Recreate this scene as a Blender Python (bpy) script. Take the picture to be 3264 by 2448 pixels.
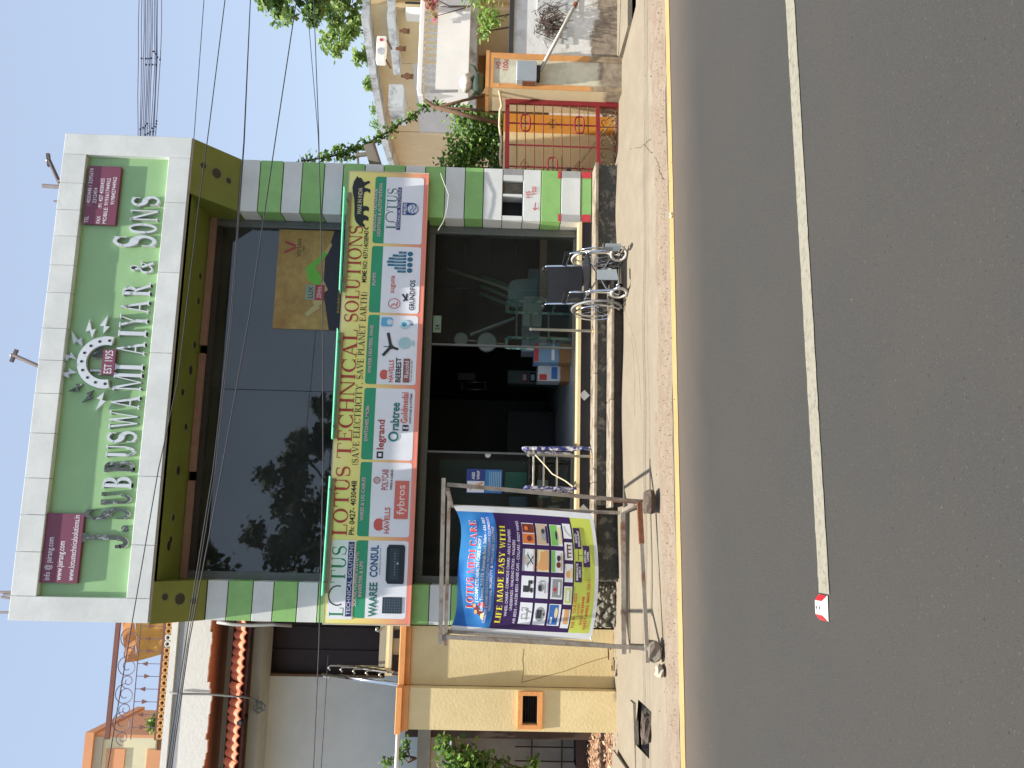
import bpy, math, random
from mathutils import Vector, Matrix
import numpy as np
for o in list(bpy.data.objects): bpy.data.objects.remove(o, do_unlink=True)
SC = bpy.context.scene; COL = SC.collection
random.seed(7); rnd = random.random
def ru(a, b): return a + (b - a) * random.random()

# ---------------------------------------------------------------- camera (phone held upright, picture stored turned a quarter)
YAW, PITCH, ROLL, CAMD, EYE, FPX = 0.17214, -0.02724, 0.02829, 10.358, 1.6, 2770.0
_f = np.array([math.sin(YAW)*math.cos(PITCH), math.cos(YAW)*math.cos(PITCH), math.sin(PITCH)])
_r0 = np.array([math.cos(YAW), -math.sin(YAW), 0.0]); _u0 = np.cross(_r0, _f)
_r = math.cos(ROLL)*_r0 + math.sin(ROLL)*_u0; _u = -math.sin(ROLL)*_r0 + math.cos(ROLL)*_u0
_c = np.array([0, -CAMD, EYE])
cd = bpy.data.cameras.new('camera'); cam = bpy.data.objects.new('camera', cd); COL.objects.link(cam)
cd.sensor_width = 36; cd.sensor_fit = 'HORIZONTAL'; cd.lens = 36*FPX/3264; cd.clip_start = .05; cd.clip_end = 2000
m = Matrix.Identity(4)
for i, ax in enumerate((-_u, _r, -_f)):
    for k in range(3): m[k][i] = float(ax[k])
for k in range(3): m[k][3] = float(_c[k])
cam.matrix_world = m
SC.camera = cam
# ---------------------------------------------------------------- sky, sun, exposure
SUNV = Vector((0.13, 0.172, -1.0)).normalized()          # the way sunlight travels
w = bpy.data.worlds.new('World'); SC.world = w; w.use_nodes = True
nt = w.node_tree; nt.nodes.clear()
sky = nt.nodes.new('ShaderNodeTexSky'); sky.sky_type = 'NISHITA'; sky.sun_disc = False
sky.sun_elevation = math.asin(-SUNV.z); sky.sun_rotation = math.atan2(-SUNV.x, -SUNV.y)
sky.altitude = 300; sky.air_density = 1.0; sky.dust_density = 2.5; sky.ozone_density = 1.0
bg = nt.nodes.new('ShaderNodeBackground'); bg.inputs[1].default_value = 0.15
hz = nt.nodes.new('ShaderNodeMix'); hz.data_type = 'RGBA'; hz.inputs[0].default_value = .62; hz.inputs[7].default_value = (2.2, 2.55, 3.1, 1)   # even milky haze over the whole sky
wo = nt.nodes.new('ShaderNodeOutputWorld'); nt.links.new(sky.outputs[0], hz.inputs[6]); nt.links.new(hz.outputs[2], bg.inputs[0]); nt.links.new(bg.outputs[0], wo.inputs[0])
sl = bpy.data.lights.new('sun', 'SUN'); sl.energy = 4.8; sl.angle = math.radians(.6); sl.color = (1, .95, .87)
so = bpy.data.objects.new('sun', sl); COL.objects.link(so); so.rotation_euler = SUNV.to_track_quat('-Z', 'Y').to_euler()
so.location = (-3, -5, 20)
vs = SC.view_settings; vs.view_transform = 'Standard'; vs.look = 'None'; vs.exposure = 0.82; vs.gamma = 1; vs.use_curve_mapping = False

# ---------------------------------------------------------------- measuring: a point of the photograph on a plane of the place
def _ray(sx, sy): return _f*FPX + _r*((2448-sy)-1224) - _u*(sx-1632)
def PY(sx, sy, Y=0.0): d = _ray(sx, sy); return Vector((_c + d*((Y-_c[1])/d[1])).tolist())
def PZ(sx, sy, Z=0.0): d = _ray(sx, sy); return Vector((_c + d*((Z-_c[2])/d[2])).tolist())
def PX(sx, sy, X): d = _ray(sx, sy); return Vector((_c + d*((X-_c[0])/d[0])).tolist())

# ---------------------------------------------------------------- meshes
class MB:
    def __init__(s): s.v = []; s.f = []; s.mi = []
    def add(s, vs, fs, mi=0):
        o = len(s.v); s.v += [tuple(p) for p in vs]; s.f += [tuple(i+o for i in f) for f in fs]; s.mi += [mi]*len(fs); return s
    def box(s, x0, x1, y0, y1, z0, z1, mi=0):
        x0, x1 = sorted((x0, x1)); y0, y1 = sorted((y0, y1)); z0, z1 = sorted((z0, z1))
        return s.add([(x0,y0,z0),(x1,y0,z0),(x1,y1,z0),(x0,y1,z0),(x0,y0,z1),(x1,y0,z1),(x1,y1,z1),(x0,y1,z1)],
                     [(0,3,2,1),(4,5,6,7),(0,1,5,4),(1,2,6,5),(2,3,7,6),(3,0,4,7)], mi)
    def bbox(s, x0, x1, y0, y1, z0, z1, b=.01, mi=0):
        # box with chamfered vertical and horizontal edges on all sides
        pts = []
        for z, i in ((z0, b), (z0+b, 0), (z1-b, 0), (z1, b)):
            for (px, py) in ((x0+i+b, y0+i), (x1-i-b, y0+i), (x1-i, y0+i+b), (x1-i, y1-i-b), (x1-i-b, y1-i), (x0+i+b, y1-i), (x0+i, y1-i-b), (x0+i, y0+i+b)):
                pts.append((px, py, z))
        fs = [tuple(range(7, -1, -1)), tuple(range(24, 32))]
        for k in range(3):
            for j in range(8): fs.append((k*8+j, k*8+(j+1) % 8, k*8+8+(j+1) % 8, k*8+8+j))
        return s.add(pts, fs, mi)
    def prism(s, poly, vec, mi=0):
        n = len(poly); v = [Vector(p) for p in poly]; w2 = [p+Vector(vec) for p in v]
        return s.add(v+w2, [tuple(range(n)), tuple(range(2*n-1, n-1, -1))] + [(i, i+n, (i+1) % n+n, (i+1) % n) for i in range(n)], mi)
    def poly(s, pts, mi=0): return s.add(pts, [tuple(range(len(pts)))], mi)
    def bar(s, a, b, wd, ht=None, mi=0, up=(0,0,1)):
        a = Vector(a); b = Vector(b); d = (b-a).normalized(); ht = ht or wd; up = Vector(up)
        if abs(d.dot(up)) > .95: up = Vector((0, 1, 0))
        x = d.cross(up).normalized()*wd/2; y = x.cross(d).normalized()*ht/2
        vs = [p+q for p in (a, b) for q in (-x-y, x-y, x+y, -x+y)]
        return s.add(vs, [(0,1,2,3),(7,6,5,4),(0,4,5,1),(1,5,6,2),(2,6,7,3),(3,7,4,0)], mi)
    def tube(s, pts, r, n=8, closed=False, mi=0, cap=True):
        pts = [Vector(p) for p in pts]; L = len(pts); rs = r if isinstance(r, (list, tuple)) else [r]*L
        vs = []; pv = None
        for i, p in enumerate(pts):
            if closed: d = pts[(i+1) % L]-pts[i-1]
            else: d = pts[min(i+1, L-1)]-pts[max(i-1, 0)]
            d = d.normalized() if d.length > 1e-9 else Vector((0, 0, 1))
            if pv is None:
                pv = d.orthogonal().normalized()
            else:
                pv = pv-d*pv.dot(d); pv = pv.normalized() if pv.length > 1e-6 else d.orthogonal().normalized()
            q = d.cross(pv)
            for k in range(n):
                a = 2*math.pi*k/n; vs.append(p+(pv*math.cos(a)+q*math.sin(a))*rs[i])
        fs = []
        for i in range(L if closed else L-1):
            j = (i+1) % L
            for k in range(n): fs.append((i*n+k, i*n+(k+1) % n, j*n+(k+1) % n, j*n+k))
        if cap and not closed: fs += [tuple(range(n-1, -1, -1)), tuple((L-1)*n+k for k in range(n))]
        return s.add(vs, fs, mi)
    def ring(s, c, ax, R, r, n=24, m=6, mi=0, start=0, end=1):
        c = Vector(c); ax = Vector(ax).normalized(); u = ax.orthogonal().normalized(); v = ax.cross(u)
        full = end-start >= .999
        pts = [c+(u*math.cos(2*math.pi*(start+(end-start)*i/n))+v*math.sin(2*math.pi*(start+(end-start)*i/n)))*R for i in range(n if full else n+1)]
        return s.tube(pts, r, m, closed=full, mi=mi)
    def disc(s, c, ax, R, h, n=20, mi=0):
        c = Vector(c); ax = Vector(ax).normalized(); u = ax.orthogonal().normalized(); v = ax.cross(u)
        return s.prism([c+(u*math.cos(2*math.pi*i/n)+v*math.sin(2*math.pi*i/n))*R for i in range(n)], ax*h, mi)
    def lathe(s, prof, c, n=12, mi=0):
        vs = [(c[0]+r*math.cos(2*math.pi*k/n), c[1]+r*math.sin(2*math.pi*k/n), c[2]+z) for (r, z) in prof for k in range(n)]
        L = len(prof); fs = [(i*n+k, i*n+(k+1) % n, (i+1)*n+(k+1) % n, (i+1)*n+k) for i in range(L-1) for k in range(n)]
        return s.add(vs, fs+[tuple(range(n-1, -1, -1)), tuple((L-1)*n+k for k in range(n))], mi)
    def grid(s, fn, nu, nv, mi=0, mif=None):
        vs = [fn(i/nu, j/nv) for j in range(nv+1) for i in range(nu+1)]; o = len(s.v); s.v += [tuple(p) for p in vs]
        for j in range(nv):
            for i in range(nu):
                a = o+j*(nu+1)+i; s.f.append((a, a+1, a+nu+2, a+nu+1)); s.mi.append(mif((i+.5)/nu, (j+.5)/nv) if mif else mi)
        return s
    def flat(s, shapes, fn, mi=0):
        for vs, fs in shapes: s.add([fn(p[0], p[1]) for p in vs], fs, mi)
        return s
    def build(s, name, mats, parent=None, smooth=False, origin=None):
        if not isinstance(mats, (list, tuple)): mats = [mats]
        if parent is not None: og = Vector(parent['_o'])
        elif origin is not None: og = Vector(origin)
        else:
            a = np.array(s.v); og = Vector(((a[:,0].min()+a[:,0].max())/2, (a[:,1].min()+a[:,1].max())/2, a[:,2].min()))
        me = bpy.data.meshes.new(name); me.from_pydata([tuple(Vector(p)-og) for p in s.v], [], s.f)
        for mt in mats: me.materials.append(mt)
        if len(mats) > 1: me.polygons.foreach_set('material_index', s.mi)
        if smooth: me.polygons.foreach_set('use_smooth', [True]*len(s.f))
        me.update(); o = bpy.data.objects.new(name, me); COL.objects.link(o); o['_o'] = tuple(og)
        if parent is not None: o.parent = parent
        else: o.location = og
        return o
def empty(name, loc, label=None, cat=None, group=None):
    o = bpy.data.objects.new(name, None); o.empty_display_size = .2; COL.objects.link(o); o.location = loc; o['_o'] = tuple(loc)
    if label: tag(o, label, cat, group)
    return o
def tag(o, label=None, cat=None, group=None, kind=None):
    if label: o['label'] = label
    if cat: o['category'] = cat
    if group: o['group'] = group
    if kind: o['kind'] = kind
    return o
def copy_at(src, parent, loc, name=None, rot=None):
    c = src.copy(); COL.objects.link(c); c.parent = parent; c.location = loc
    if name: c.name = name
    if rot: c.rotation_euler = rot
    return c

# ---------------------------------------------------------------- materials
def S(r, g, b):
    f = lambda c: (c/255/12.92) if c/255 <= .04045 else ((c/255+.055)/1.055)**2.4
    return (f(r), f(g), f(b))
def M(name, col, rough=.75, var=.18, scale=6, bump=.0, bscale=60, metal=0, spec=.5, col2=None, c2scale=2.5, c2amt=.0, c2sharp=.08, rv=0.0, detail=6, trans=0):
    mt = bpy.data.materials.new(name); mt.use_nodes = True; n = mt.node_tree; N = n.nodes; L = n.links
    b = N['Principled BSDF']; b.inputs['Roughness'].default_value = rough; b.inputs['Metallic'].default_value = metal
    b.inputs['Specular IOR Level'].default_value = spec
    geo = N.new('ShaderNodeNewGeometry')
    no = N.new('ShaderNodeTexNoise'); no.inputs['Scale'].default_value = scale; no.inputs['Detail'].default_value = detail; no.inputs['Roughness'].default_value = .65
    L.new(geo.outputs['Position'], no.inputs['Vector'])
    mp = N.new('ShaderNodeMapRange'); mp.inputs[1].default_value = .3; mp.inputs[2].default_value = .7; mp.inputs[3].default_value = 1-var; mp.inputs[4].default_value = 1+var
    L.new(no.outputs[0], mp.inputs[0])
    src = mp.outputs[0]
    if rv:
        oi = N.new('ShaderNodeObjectInfo'); m2 = N.new('ShaderNodeMapRange'); m2.inputs[3].default_value = 1-rv; m2.inputs[4].default_value = 1+rv
        L.new(oi.outputs['Random'], m2.inputs[0]); mu = N.new('ShaderNodeMath'); mu.operation = 'MULTIPLY'; L.new(src, mu.inputs[0]); L.new(m2.outputs[0], mu.inputs[1]); src = mu.outputs[0]
    vm = N.new('ShaderNodeVectorMath'); vm.operation = 'SCALE'; vm.inputs[0].default_value = col; L.new(src, vm.inputs['Scale'])
    out = vm.outputs[0]
    if col2:
        n2 = N.new('ShaderNodeTexNoise'); n2.inputs['Scale'].default_value = c2scale; n2.inputs['Detail'].default_value = 8; n2.inputs['Roughness'].default_value = .7
        L.new(geo.outputs['Position'], n2.inputs['Vector'])
        m3 = N.new('ShaderNodeMapRange'); t = 1-c2amt; m3.inputs[1].default_value = .25+.5*t-c2sharp; m3.inputs[2].default_value = .25+.5*t+c2sharp
        L.new(n2.outputs[0], m3.inputs[0])
        mx = N.new('ShaderNodeMix'); mx.data_type = 'RGBA'; L.new(m3.outputs[0], mx.inputs[0]); L.new(out, mx.inputs[6]); mx.inputs[7].default_value = (*col2, 1); out = mx.outputs[2]
    L.new(out, b.inputs['Base Color'])
    if bump:
        n4 = N.new('ShaderNodeTexNoise'); n4.inputs['Scale'].default_value = bscale; n4.inputs['Detail'].default_value = 8
        L.new(geo.outputs['Position'], n4.inputs['Vector'])
        bu = N.new('ShaderNodeBump'); bu.inputs['Strength'].default_value = min(1, bump); bu.inputs['Distance'].default_value = .02; L.new(n4.outputs[0], bu.inputs['Height']); L.new(bu.outputs[0], b.inputs['Normal'])
    if trans:
        tr = N.new('ShaderNodeBsdfTranslucent'); L.new(out, tr.inputs[0]); ms = N.new('ShaderNodeMixShader'); ms.inputs[0].default_value = trans
        L.new(b.outputs[0], ms.inputs[1]); L.new(tr.outputs[0], ms.inputs[2]); L.new(ms.outputs[0], N['Material Output'].inputs[0])
    mt['nodes_ok'] = 1
    return mt
def glass(name, tint, refl=1.0, ior=1.5, dust=.0):
    mt = bpy.data.materials.new(name); mt.use_nodes = True; n = mt.node_tree; N = n.nodes; L = n.links; N.remove(N['Principled BSDF'])
    t = N.new('ShaderNodeBsdfTransparent'); t.inputs[0].default_value = (*tint, 1); g = N.new('ShaderNodeBsdfGlossy'); g.inputs['Roughness'].default_value = .015
    geo = N.new('ShaderNodeNewGeometry'); wv = N.new('ShaderNodeTexNoise'); wv.inputs['Scale'].default_value = 1.1; wv.inputs['Detail'].default_value = 2
    L.new(geo.outputs['Position'], wv.inputs['Vector']); bu = N.new('ShaderNodeBump'); bu.inputs['Strength'].default_value = .05; bu.inputs['Distance'].default_value = .02
    L.new(wv.outputs[0], bu.inputs['Height']); L.new(bu.outputs[0], g.inputs['Normal'])
    fr = N.new('ShaderNodeFresnel'); fr.inputs[0].default_value = ior; mu = N.new('ShaderNodeMath'); mu.operation = 'MULTIPLY'; mu.inputs[1].default_value = refl; mu.use_clamp = True
    L.new(fr.outputs[0], mu.inputs[0]); ms = N.new('ShaderNodeMixShader'); L.new(mu.outputs[0], ms.inputs[0]); L.new(t.outputs[0], ms.inputs[1]); L.new(g.outputs[0], ms.inputs[2])
    df = N.new('ShaderNodeBsdfDiffuse'); df.inputs[0].default_value = (.42, .42, .38, 1); m2 = N.new('ShaderNodeMixShader'); dn = N.new('ShaderNodeTexNoise'); dn.inputs['Scale'].default_value = 2.0; dn.inputs['Detail'].default_value = 6; L.new(geo.outputs['Position'], dn.inputs['Vector'])
    dm = N.new('ShaderNodeMapRange'); dm.inputs[1].default_value = .3; dm.inputs[2].default_value = .7; dm.inputs[3].default_value = dust*.5; dm.inputs[4].default_value = dust*1.5; L.new(dn.outputs[0], dm.inputs[0]); L.new(dm.outputs[0], m2.inputs[0])
    L.new(ms.outputs[0], m2.inputs[1]); L.new(df.outputs[0], m2.inputs[2]); L.new(m2.outputs[0], N['Material Output'].inputs[0])
    return mt
_pc = {}
def paint(col, rough=.55, var=.06, **k):
    key = (col, rough, var)
    if key not in _pc: _pc[key] = M('paint_%d' % len(_pc), S(*col), rough, var, 3, **k)
    return _pc[key]

# ---------------------------------------------------------------- lettering
_hc = {}
def sans(s, h, w=None, bold=0.0, align='L', x=0, y=0, maxw=None):
    cu = bpy.data.curves.new('t', 'FONT'); cu.body = s; cu.size = 1; cu.resolution_u = 2; cu.offset = bold
    o = bpy.data.objects.new('t', cu); COL.objects.link(o); dg = bpy.context.evaluated_depsgraph_get()
    me = bpy.data.meshes.new_from_object(o.evaluated_get(dg)); vs = [(v.co.x, v.co.y) for v in me.vertices]; fs = [tuple(p.vertices) for p in me.polygons]
    bpy.data.objects.remove(o); bpy.data.curves.remove(cu); bpy.data.meshes.remove(me)
    if not vs: return []
    k = h/.69; x0 = min(p[0] for p in vs); x1 = max(p[0] for p in vs); W = (x1-x0)*k; kx = k
    if w: kx = w/(x1-x0)
    elif maxw and W > maxw: kx = maxw/(x1-x0)
    W = (x1-x0)*kx; ox = x-{'L': 0, 'C': W/2, 'R': W}[align]
    return [([(ox+(p[0]-x0)*kx, y+p[1]*k) for p in vs], fs)]
def _rect(a, b, c, d): return [(a, b), (c, b), (c, d), (a, d)]
def _arc(cx, cy, rx, ry, a0, a1, ws, wt, n=14):
    out = []; P = lambda a, k: (cx+(rx-k*ws)*math.cos(math.radians(a)), cy+(ry-k*wt)*math.sin(math.radians(a)))
    for i in range(n):
        a = a0+(a1-a0)*i/n; b = a0+(a1-a0)*(i+1)/n; out.append([P(a, 0), P(b, 0), P(b, 1), P(a, 1)])
    return out
def _path(pts, ws):
    out = []; n = len(pts); E = []
    for i in range(n):
        a = pts[max(0, i-1)]; b = pts[min(n-1, i+1)]; d = (b[0]-a[0], b[1]-a[1]); l = math.hypot(*d) or 1; nx, ny = -d[1]/l, d[0]/l
        E.append(((pts[i][0]+nx*ws[i]/2, pts[i][1]+ny*ws[i]/2), (pts[i][0]-nx*ws[i]/2, pts[i][1]-ny*ws[i]/2)))
    for i in range(n-1): out.append([E[i][0], E[i+1][0], E[i+1][1], E[i][1]])
    return out
def glyph(c, T=.16, t=.055):
    k = .05; s = .07
    def stem(x, w=T, y0=0, y1=1, top=1, bot=1):
        o = [_rect(x, y0, x+w, y1)]
        if top: o.append(_rect(x-s, y1-k, x+w+s, y1))
        if bot: o.append(_rect(x-s, y0, x+w+s, y0+k))
        return o
    if c == 'A': return [[(.1, 0), (.16, 0), (.47, 1), (.4, 1)], [(.38, 1), (.5, 1), (.86, 0), (.67, 0)], _rect(.2, .3, .68, .35), _rect(0, 0, .27, k), _rect(.58, 0, .95, k)], .95
    if c == 'B': return stem(.09)+_arc(.32, .755, .3, .245, -90, 90, T, t)+_arc(.32, .275, .36, .275, -90, 90, T, t)+[_rect(.2, .95, .33, 1), _rect(.2, .5, .33, .55), _rect(.2, 0, .33, .05)], .74
    if c == 'C': return _arc(.45, .5, .44, .52, 42, 318, T, t, 20)+[_rect(.74, .66, .78, 1), _rect(.74, .0, .78, .3)], .85
    if c == 'D': return stem(.09)+_arc(.34, .5, .48, .5, -90, 90, T, t)+[_rect(.2, .95, .35, 1), _rect(.2, 0, .35, .05)], .88
    if c in 'EF':
        o = stem(.09)+[_rect(.2, .95, .66, 1), _rect(.2, .49, .5, .535), _rect(.62, .75, .67, 1), _rect(.48, .4, .52, .63)]
        if c == 'E': o += [_rect(.2, 0, .7, .05), _rect(.66, 0, .71, .27)]
        return o, .75
    if c == 'G': return _arc(.45, .5, .44, .52, 42, 310, T, t, 20)+[_rect(.74, .66, .78, 1)]+stem(.68, .13, .02, .42, 1, 0), .95
    if c == 'H': return stem(.09)+stem(.67)+[_rect(.2, .48, .7, .53)], .94
    if c == 'I': return stem(.09), .36
    if c == 'J': return [_rect(.3, .2, .3+T, 1), _rect(.2, .95, .56, 1)]+_arc(.19, .2, .27, .25, 200, 360, T*.95, t*1.3)+[_rect(-.04, .1, .1, .24)], .6
    if c == 'L': return stem(.09)+[_rect(.2, 0, .66, .05), _rect(.62, 0, .67, .3)], .7
    if c == 'K': return stem(.09)+[[(.22, .45), (.66, .97), (.74, .97), (.28, .4)], [(.34, .55), (.5, .62), (.86, 0), (.66, 0)], _rect(.52, .95, .84, 1), _rect(.58, 0, .94, k)], .95
    if c == 'M': return stem(.09, t)+stem(.85, T)+[[(.09, 1), (.25, 1), (.57, 0), (.5, 0)], [(.5, 0), (.55, 0), (.9, 1), (.84, 1)]], 1.12
    if c == 'N': return stem(.1, t, top=1)+stem(.78, t, bot=0)+[[(.08, 1), (.24, 1), (.84, 0), (.72, 0)]], .95
    if c == 'O': return _arc(.45, .5, .45, .52, 0, 360, T, t, 26), .92
    if c == 'P': return stem(.09)+_arc(.32, .72, .34, .28, -90, 90, T, t)+[_rect(.2, .95, .33, 1), _rect(.2, .44, .33, .49)], .7
    if c == 'R': return stem(.09)+_arc(.32, .745, .32, .255, -90, 90, T, t)+[_rect(.2, .95, .33, 1), _rect(.2, .49, .33, .54), [(.32, .51), (.47, .52), (.82, 0), (.64, 0)], _rect(.6, 0, .92, k)], .88
    if c == 'S':
        pts = []; ws = []
        for i in range(13): a = math.radians(38+(262-38)*i/12); pts.append((.33+.25*math.cos(a), .745+.235*math.sin(a)))
        for i in range(13): a = math.radians(82-(82+142)*i/12); pts.append((.33+.27*math.cos(a), .265+.245*math.sin(a)))
        n = len(pts); ws = [t+(T*1.05-t)*math.exp(-((i/(n-1)-.5)/.2)**2)+.01 for i in range(n)]
        return _path(pts, ws)+[_rect(.53, .7, .57, 1), _rect(.07, 0, .11, .32)], .68
    if c == 'T': return stem(.37, top=0)+[_rect(.03, .95, .87, 1), _rect(.02, .72, .065, 1), _rect(.835, .72, .88, 1)], .9
    if c == 'U': return [_rect(.1, .3, .1+T, 1), _rect(.68, .3, .68+t, 1), _rect(.02, .95, .36, 1), _rect(.58, .95, .84, 1)]+_arc(.417, .31, .317, .33, 180, 360, T*.75, t*1.3), .86
    if c == 'V': return [[(.08, 1), (.25, 1), (.52, 0), (.44, 0)], [(.44, 0), (.5, 0), (.8, 1), (.74, 1)], _rect(0, .95, .36, 1), _rect(.64, .95, .92, 1)], .92
    if c == 'W': return [[(.07, 1), (.22, 1), (.42, 0), (.35, 0)], [(.35, 0), (.41, 0), (.62, 1), (.56, 1)], [(.5, 1), (.64, 1), (.85, 0), (.78, 0)], [(.78, 0), (.84, 0), (1.08, 1), (1.02, 1)], _rect(0, .95, .32, 1), _rect(.94, .95, 1.18, 1)], 1.18
    if c == 'Y': return [[(.08, 1), (.25, 1), (.52, .42), (.4, .42)], [(.44, .42), (.5, .42), (.82, 1), (.75, 1)], _rect(.38, 0, .38+T, .44), _rect(.3, 0, .62, k), _rect(0, .95, .36, 1), _rect(.64, .95, .94, 1)], .94
    if c == '&': return _arc(.4, .8, .2, .2, 0, 360, .08, .05)+_arc(.33, .27, .3, .28, 60, 330, .13, .06)+[[(.22, .72), (.36, .78), (.86, 0), (.68, 0)], [(.56, .12), (.62, .1), (.8, .5), (.74, .5)], _rect(.62, .47, .92, .52)], .95
    if c == '(': return _arc(.42, .45, .34, .62, 115, 245, .08, .02, 8), .34
    if c == ')': return _arc(-.06, .45, .34, .62, -65, 65, .08, .02, 8), .34
    if c == ',': return [_rect(.06, 0, .2, .13), [(.14, 0), (.2, 0), (.1, -.16), (.06, -.14)]], .3
    if c == '.': return [_rect(.06, 0, .2, .13)], .3
    if c == '-': return [_rect(.05, .32, .35, .4)], .42
    return [], .4
def serif(s, h, w=None, x=0, y=0, align='L', sp=.07, T=.16, t=.055):
    out = []; cx = 0
    for ch in s:
        ps, ad = glyph(ch, T, t)
        for p in ps: out.append([(cx+a, b) for a, b in p])
        cx += ad+sp
    cx -= sp; kx = (w/cx) if w else h; W = cx*kx; ox = x-{'L': 0, 'C': W/2, 'R': W}[align]
    return [([(ox+a*kx, y+b*h) for a, b in p], [tuple(range(len(p)))]) for p in out]
def rectp(x0, y0, x1, y1): return [([(x0, y0), (x1, y0), (x1, y1), (x0, y1)], [(0, 1, 2, 3)])]
def rrect(x0, y0, x1, y1, r, n=4, corners='1111'):
    pts = []
    for k, (cx, cy, a) in enumerate(((x1-r, y1-r, 0), (x0+r, y1-r, 90), (x0+r, y0+r, 180), (x1-r, y0+r, 270))):
        if corners[k] == '0': pts.append(((x1, y1), (x0, y1), (x0, y0), (x1, y0))[k]); continue
        for i in range(n+1): b = math.radians(a+90*i/n); pts.append((cx+r*math.cos(b), cy+r*math.sin(b)))
    return [(pts, [tuple(range(len(pts)))])]
def ell(cx, cy, rx, ry, n=18): return [([(cx+rx*math.cos(2*math.pi*i/n), cy+ry*math.sin(2*math.pi*i/n)) for i in range(n)], [tuple(range(n))])]
def ringp(cx, cy, rx, ry, wd, n=20, a0=0, a1=360): return [(q, [(0, 1, 2, 3)]) for q in _arc(cx, cy, rx, ry, a0, a1, wd, wd, n)]
def pgon(*pts): return [(list(pts), [tuple(range(len(pts)))])]
def seg(pts, wd): return [(q, [(0, 1, 2, 3)]) for q in _path(pts, [wd]*len(pts))]
_lift = [0]
def planeY(Y, dy=.0):
    # printed marks on an upright board facing the street: every mark a hair in front of the one before
    def fn(x, z): return (x, Y-dy, z)
    return fn
def prints(name, items, Y, parent, step=.0007):
    # items: (shapes, material); all one part, layers stacked outwards in order
    mb = MB(); mats = []
    for i, (sh, mt) in enumerate(items):
        if mt not in mats: mats.append(mt)
        for j, (vs, fs) in enumerate(sh): mb.add([(p[0], Y-step*(i+1)-.00004*(j % 9), p[1]) for p in vs], fs, mats.index(mt))
    return mb.build(name, mats, parent)
def leaves(mb, c, rad, n, size, flat=.35, shell=.5, mi=0, droop=0):
    for _ in range(n):
        d = Vector((random.gauss(0, 1), random.gauss(0, 1), random.gauss(0, 1))).normalized()
        q = (shell+(1-shell)*rnd())*(rnd()**.25)
        p = Vector(c)+Vector((d.x*rad[0], d.y*rad[1], d.z*rad[2]))*q
        a = Vector((ru(-1, 1), ru(-1, 1), ru(-.6, .6)-droop)).normalized(); b = a.cross(Vector((ru(-1, 1), ru(-1, 1), ru(.2, 1)))).normalized()
        L = size*ru(.6, 1.3); W2 = L*flat*ru(.8, 1.3)
        mb.add([p, p+a*L*.45+b*W2, p+a*L, p+a*L*.5-b*W2], [(0, 1, 2, 3)], mi)
# ================================================================= materials
marble = M('marble_white', S(226, 229, 224), .42, .05, 5, .05, 30, col2=S(198, 202, 197), c2scale=1.6, c2amt=.36, c2sharp=.25, rv=.05)
greenb = M('green_stone', S(142, 190, 112), .42, .09, 7, .05, 30, rv=.05)
joint = M('dark_joint', S(48, 48, 44), .9, .2, 12)
olive = M('olive_panel', S(112, 122, 48), .5, .10, 3, .04, 20)
panelg = M('sign_green', S(152, 192, 136), .38, .06, 2, .02, 10)
letterm = M('letter_white', S(208, 215, 220), .4, .05, 8, col2=S(120, 128, 126), c2scale=5, c2amt=.24, c2sharp=.03)
letterold = M('letter_weathered', S(64, 74, 74), .55, .3, 12, .1, 30, col2=S(150, 160, 160), c2scale=16, c2amt=.34, c2sharp=.03)
letterside = M('letter_edge', S(176, 182, 176), .5, .12, 10)
maroon = M('maroon_plaque', S(122, 62, 84), .45, .06, 4)
alu = M('dark_aluminium', S(112, 116, 112), .45, .12, 20, metal=.35)
headm = M('head_beam', S(156, 124, 110), .6, .15, 8)
granite = M('black_granite', S(36, 38, 44), .3, .25, 60, .03, 50)
plinthm = M('old_granite', S(66, 66, 62), .6, .35, 30, .25, 40, col2=S(132, 128, 114), c2scale=9, c2amt=.36, c2sharp=.05)
stepm = M('step_slab', S(158, 146, 128), .5, .16, 8, .1, 40, col2=S(104, 92, 78), c2scale=5, c2amt=.4)
nosing = M('floor_edge', S(226, 204, 156), .4, .08, 8)
tilem = M('floor_tile', S(206, 212, 208), .3, .05, 3)
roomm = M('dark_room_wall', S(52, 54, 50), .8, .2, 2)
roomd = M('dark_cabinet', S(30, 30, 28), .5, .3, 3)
glassU = glass('tinted_glass', (.66, .68, .68), 1.6, 1.55, .05)
glassL = glass('shop_glass', (.68, .75, .72), .85, 1.5, .018)
steel = M('stainless_steel', S(190, 188, 180), .28, .08, 30, metal=.9)
chrome = M('chrome', S(210, 214, 220), .12, .03, 30, metal=1)
white = paint((236, 236, 232)); black = paint((22, 22, 22))
asphalt = M('asphalt', (.043, .0415, .0375), .85, .22, 160, .5, 220, spec=.35, col2=(.051, .047, .042), c2scale=.8, c2amt=.42, c2sharp=.22, detail=3)
yellowl = M('yellow_line', (.38, .262, .10), .8, .12, 5, .15, 90, col2=(.3, .24, .13), c2scale=14, c2amt=.30)
whitel = M('white_line', (.225, .21, .16), .8, .12, 20, .2, 140, col2=(.13, .12, .10), c2scale=30, c2amt=.30)
conc = M('apron_concrete', (.252, .212, .154), .9, .10, 5, .35, 45, col2=(.208, .174, .124), c2scale=1.3, c2amt=.42, c2sharp=.2)
sandm = M('roadside_sand', (.25, .2, .146), .95, .14, 14, .5, 70, col2=(.2, .148, .102), c2scale=5, c2amt=.42, c2sharp=.15)
dirtm = M('earth', (.2, .15, .105), .95, .2, 6, .5, 50)
drainm = M('drain_wall', S(120, 112, 100), .9, .25, 12, .4, 40)
darkmud = M('drain_mud', S(48, 46, 44), .7, .3, 10, .4, 30)

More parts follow.
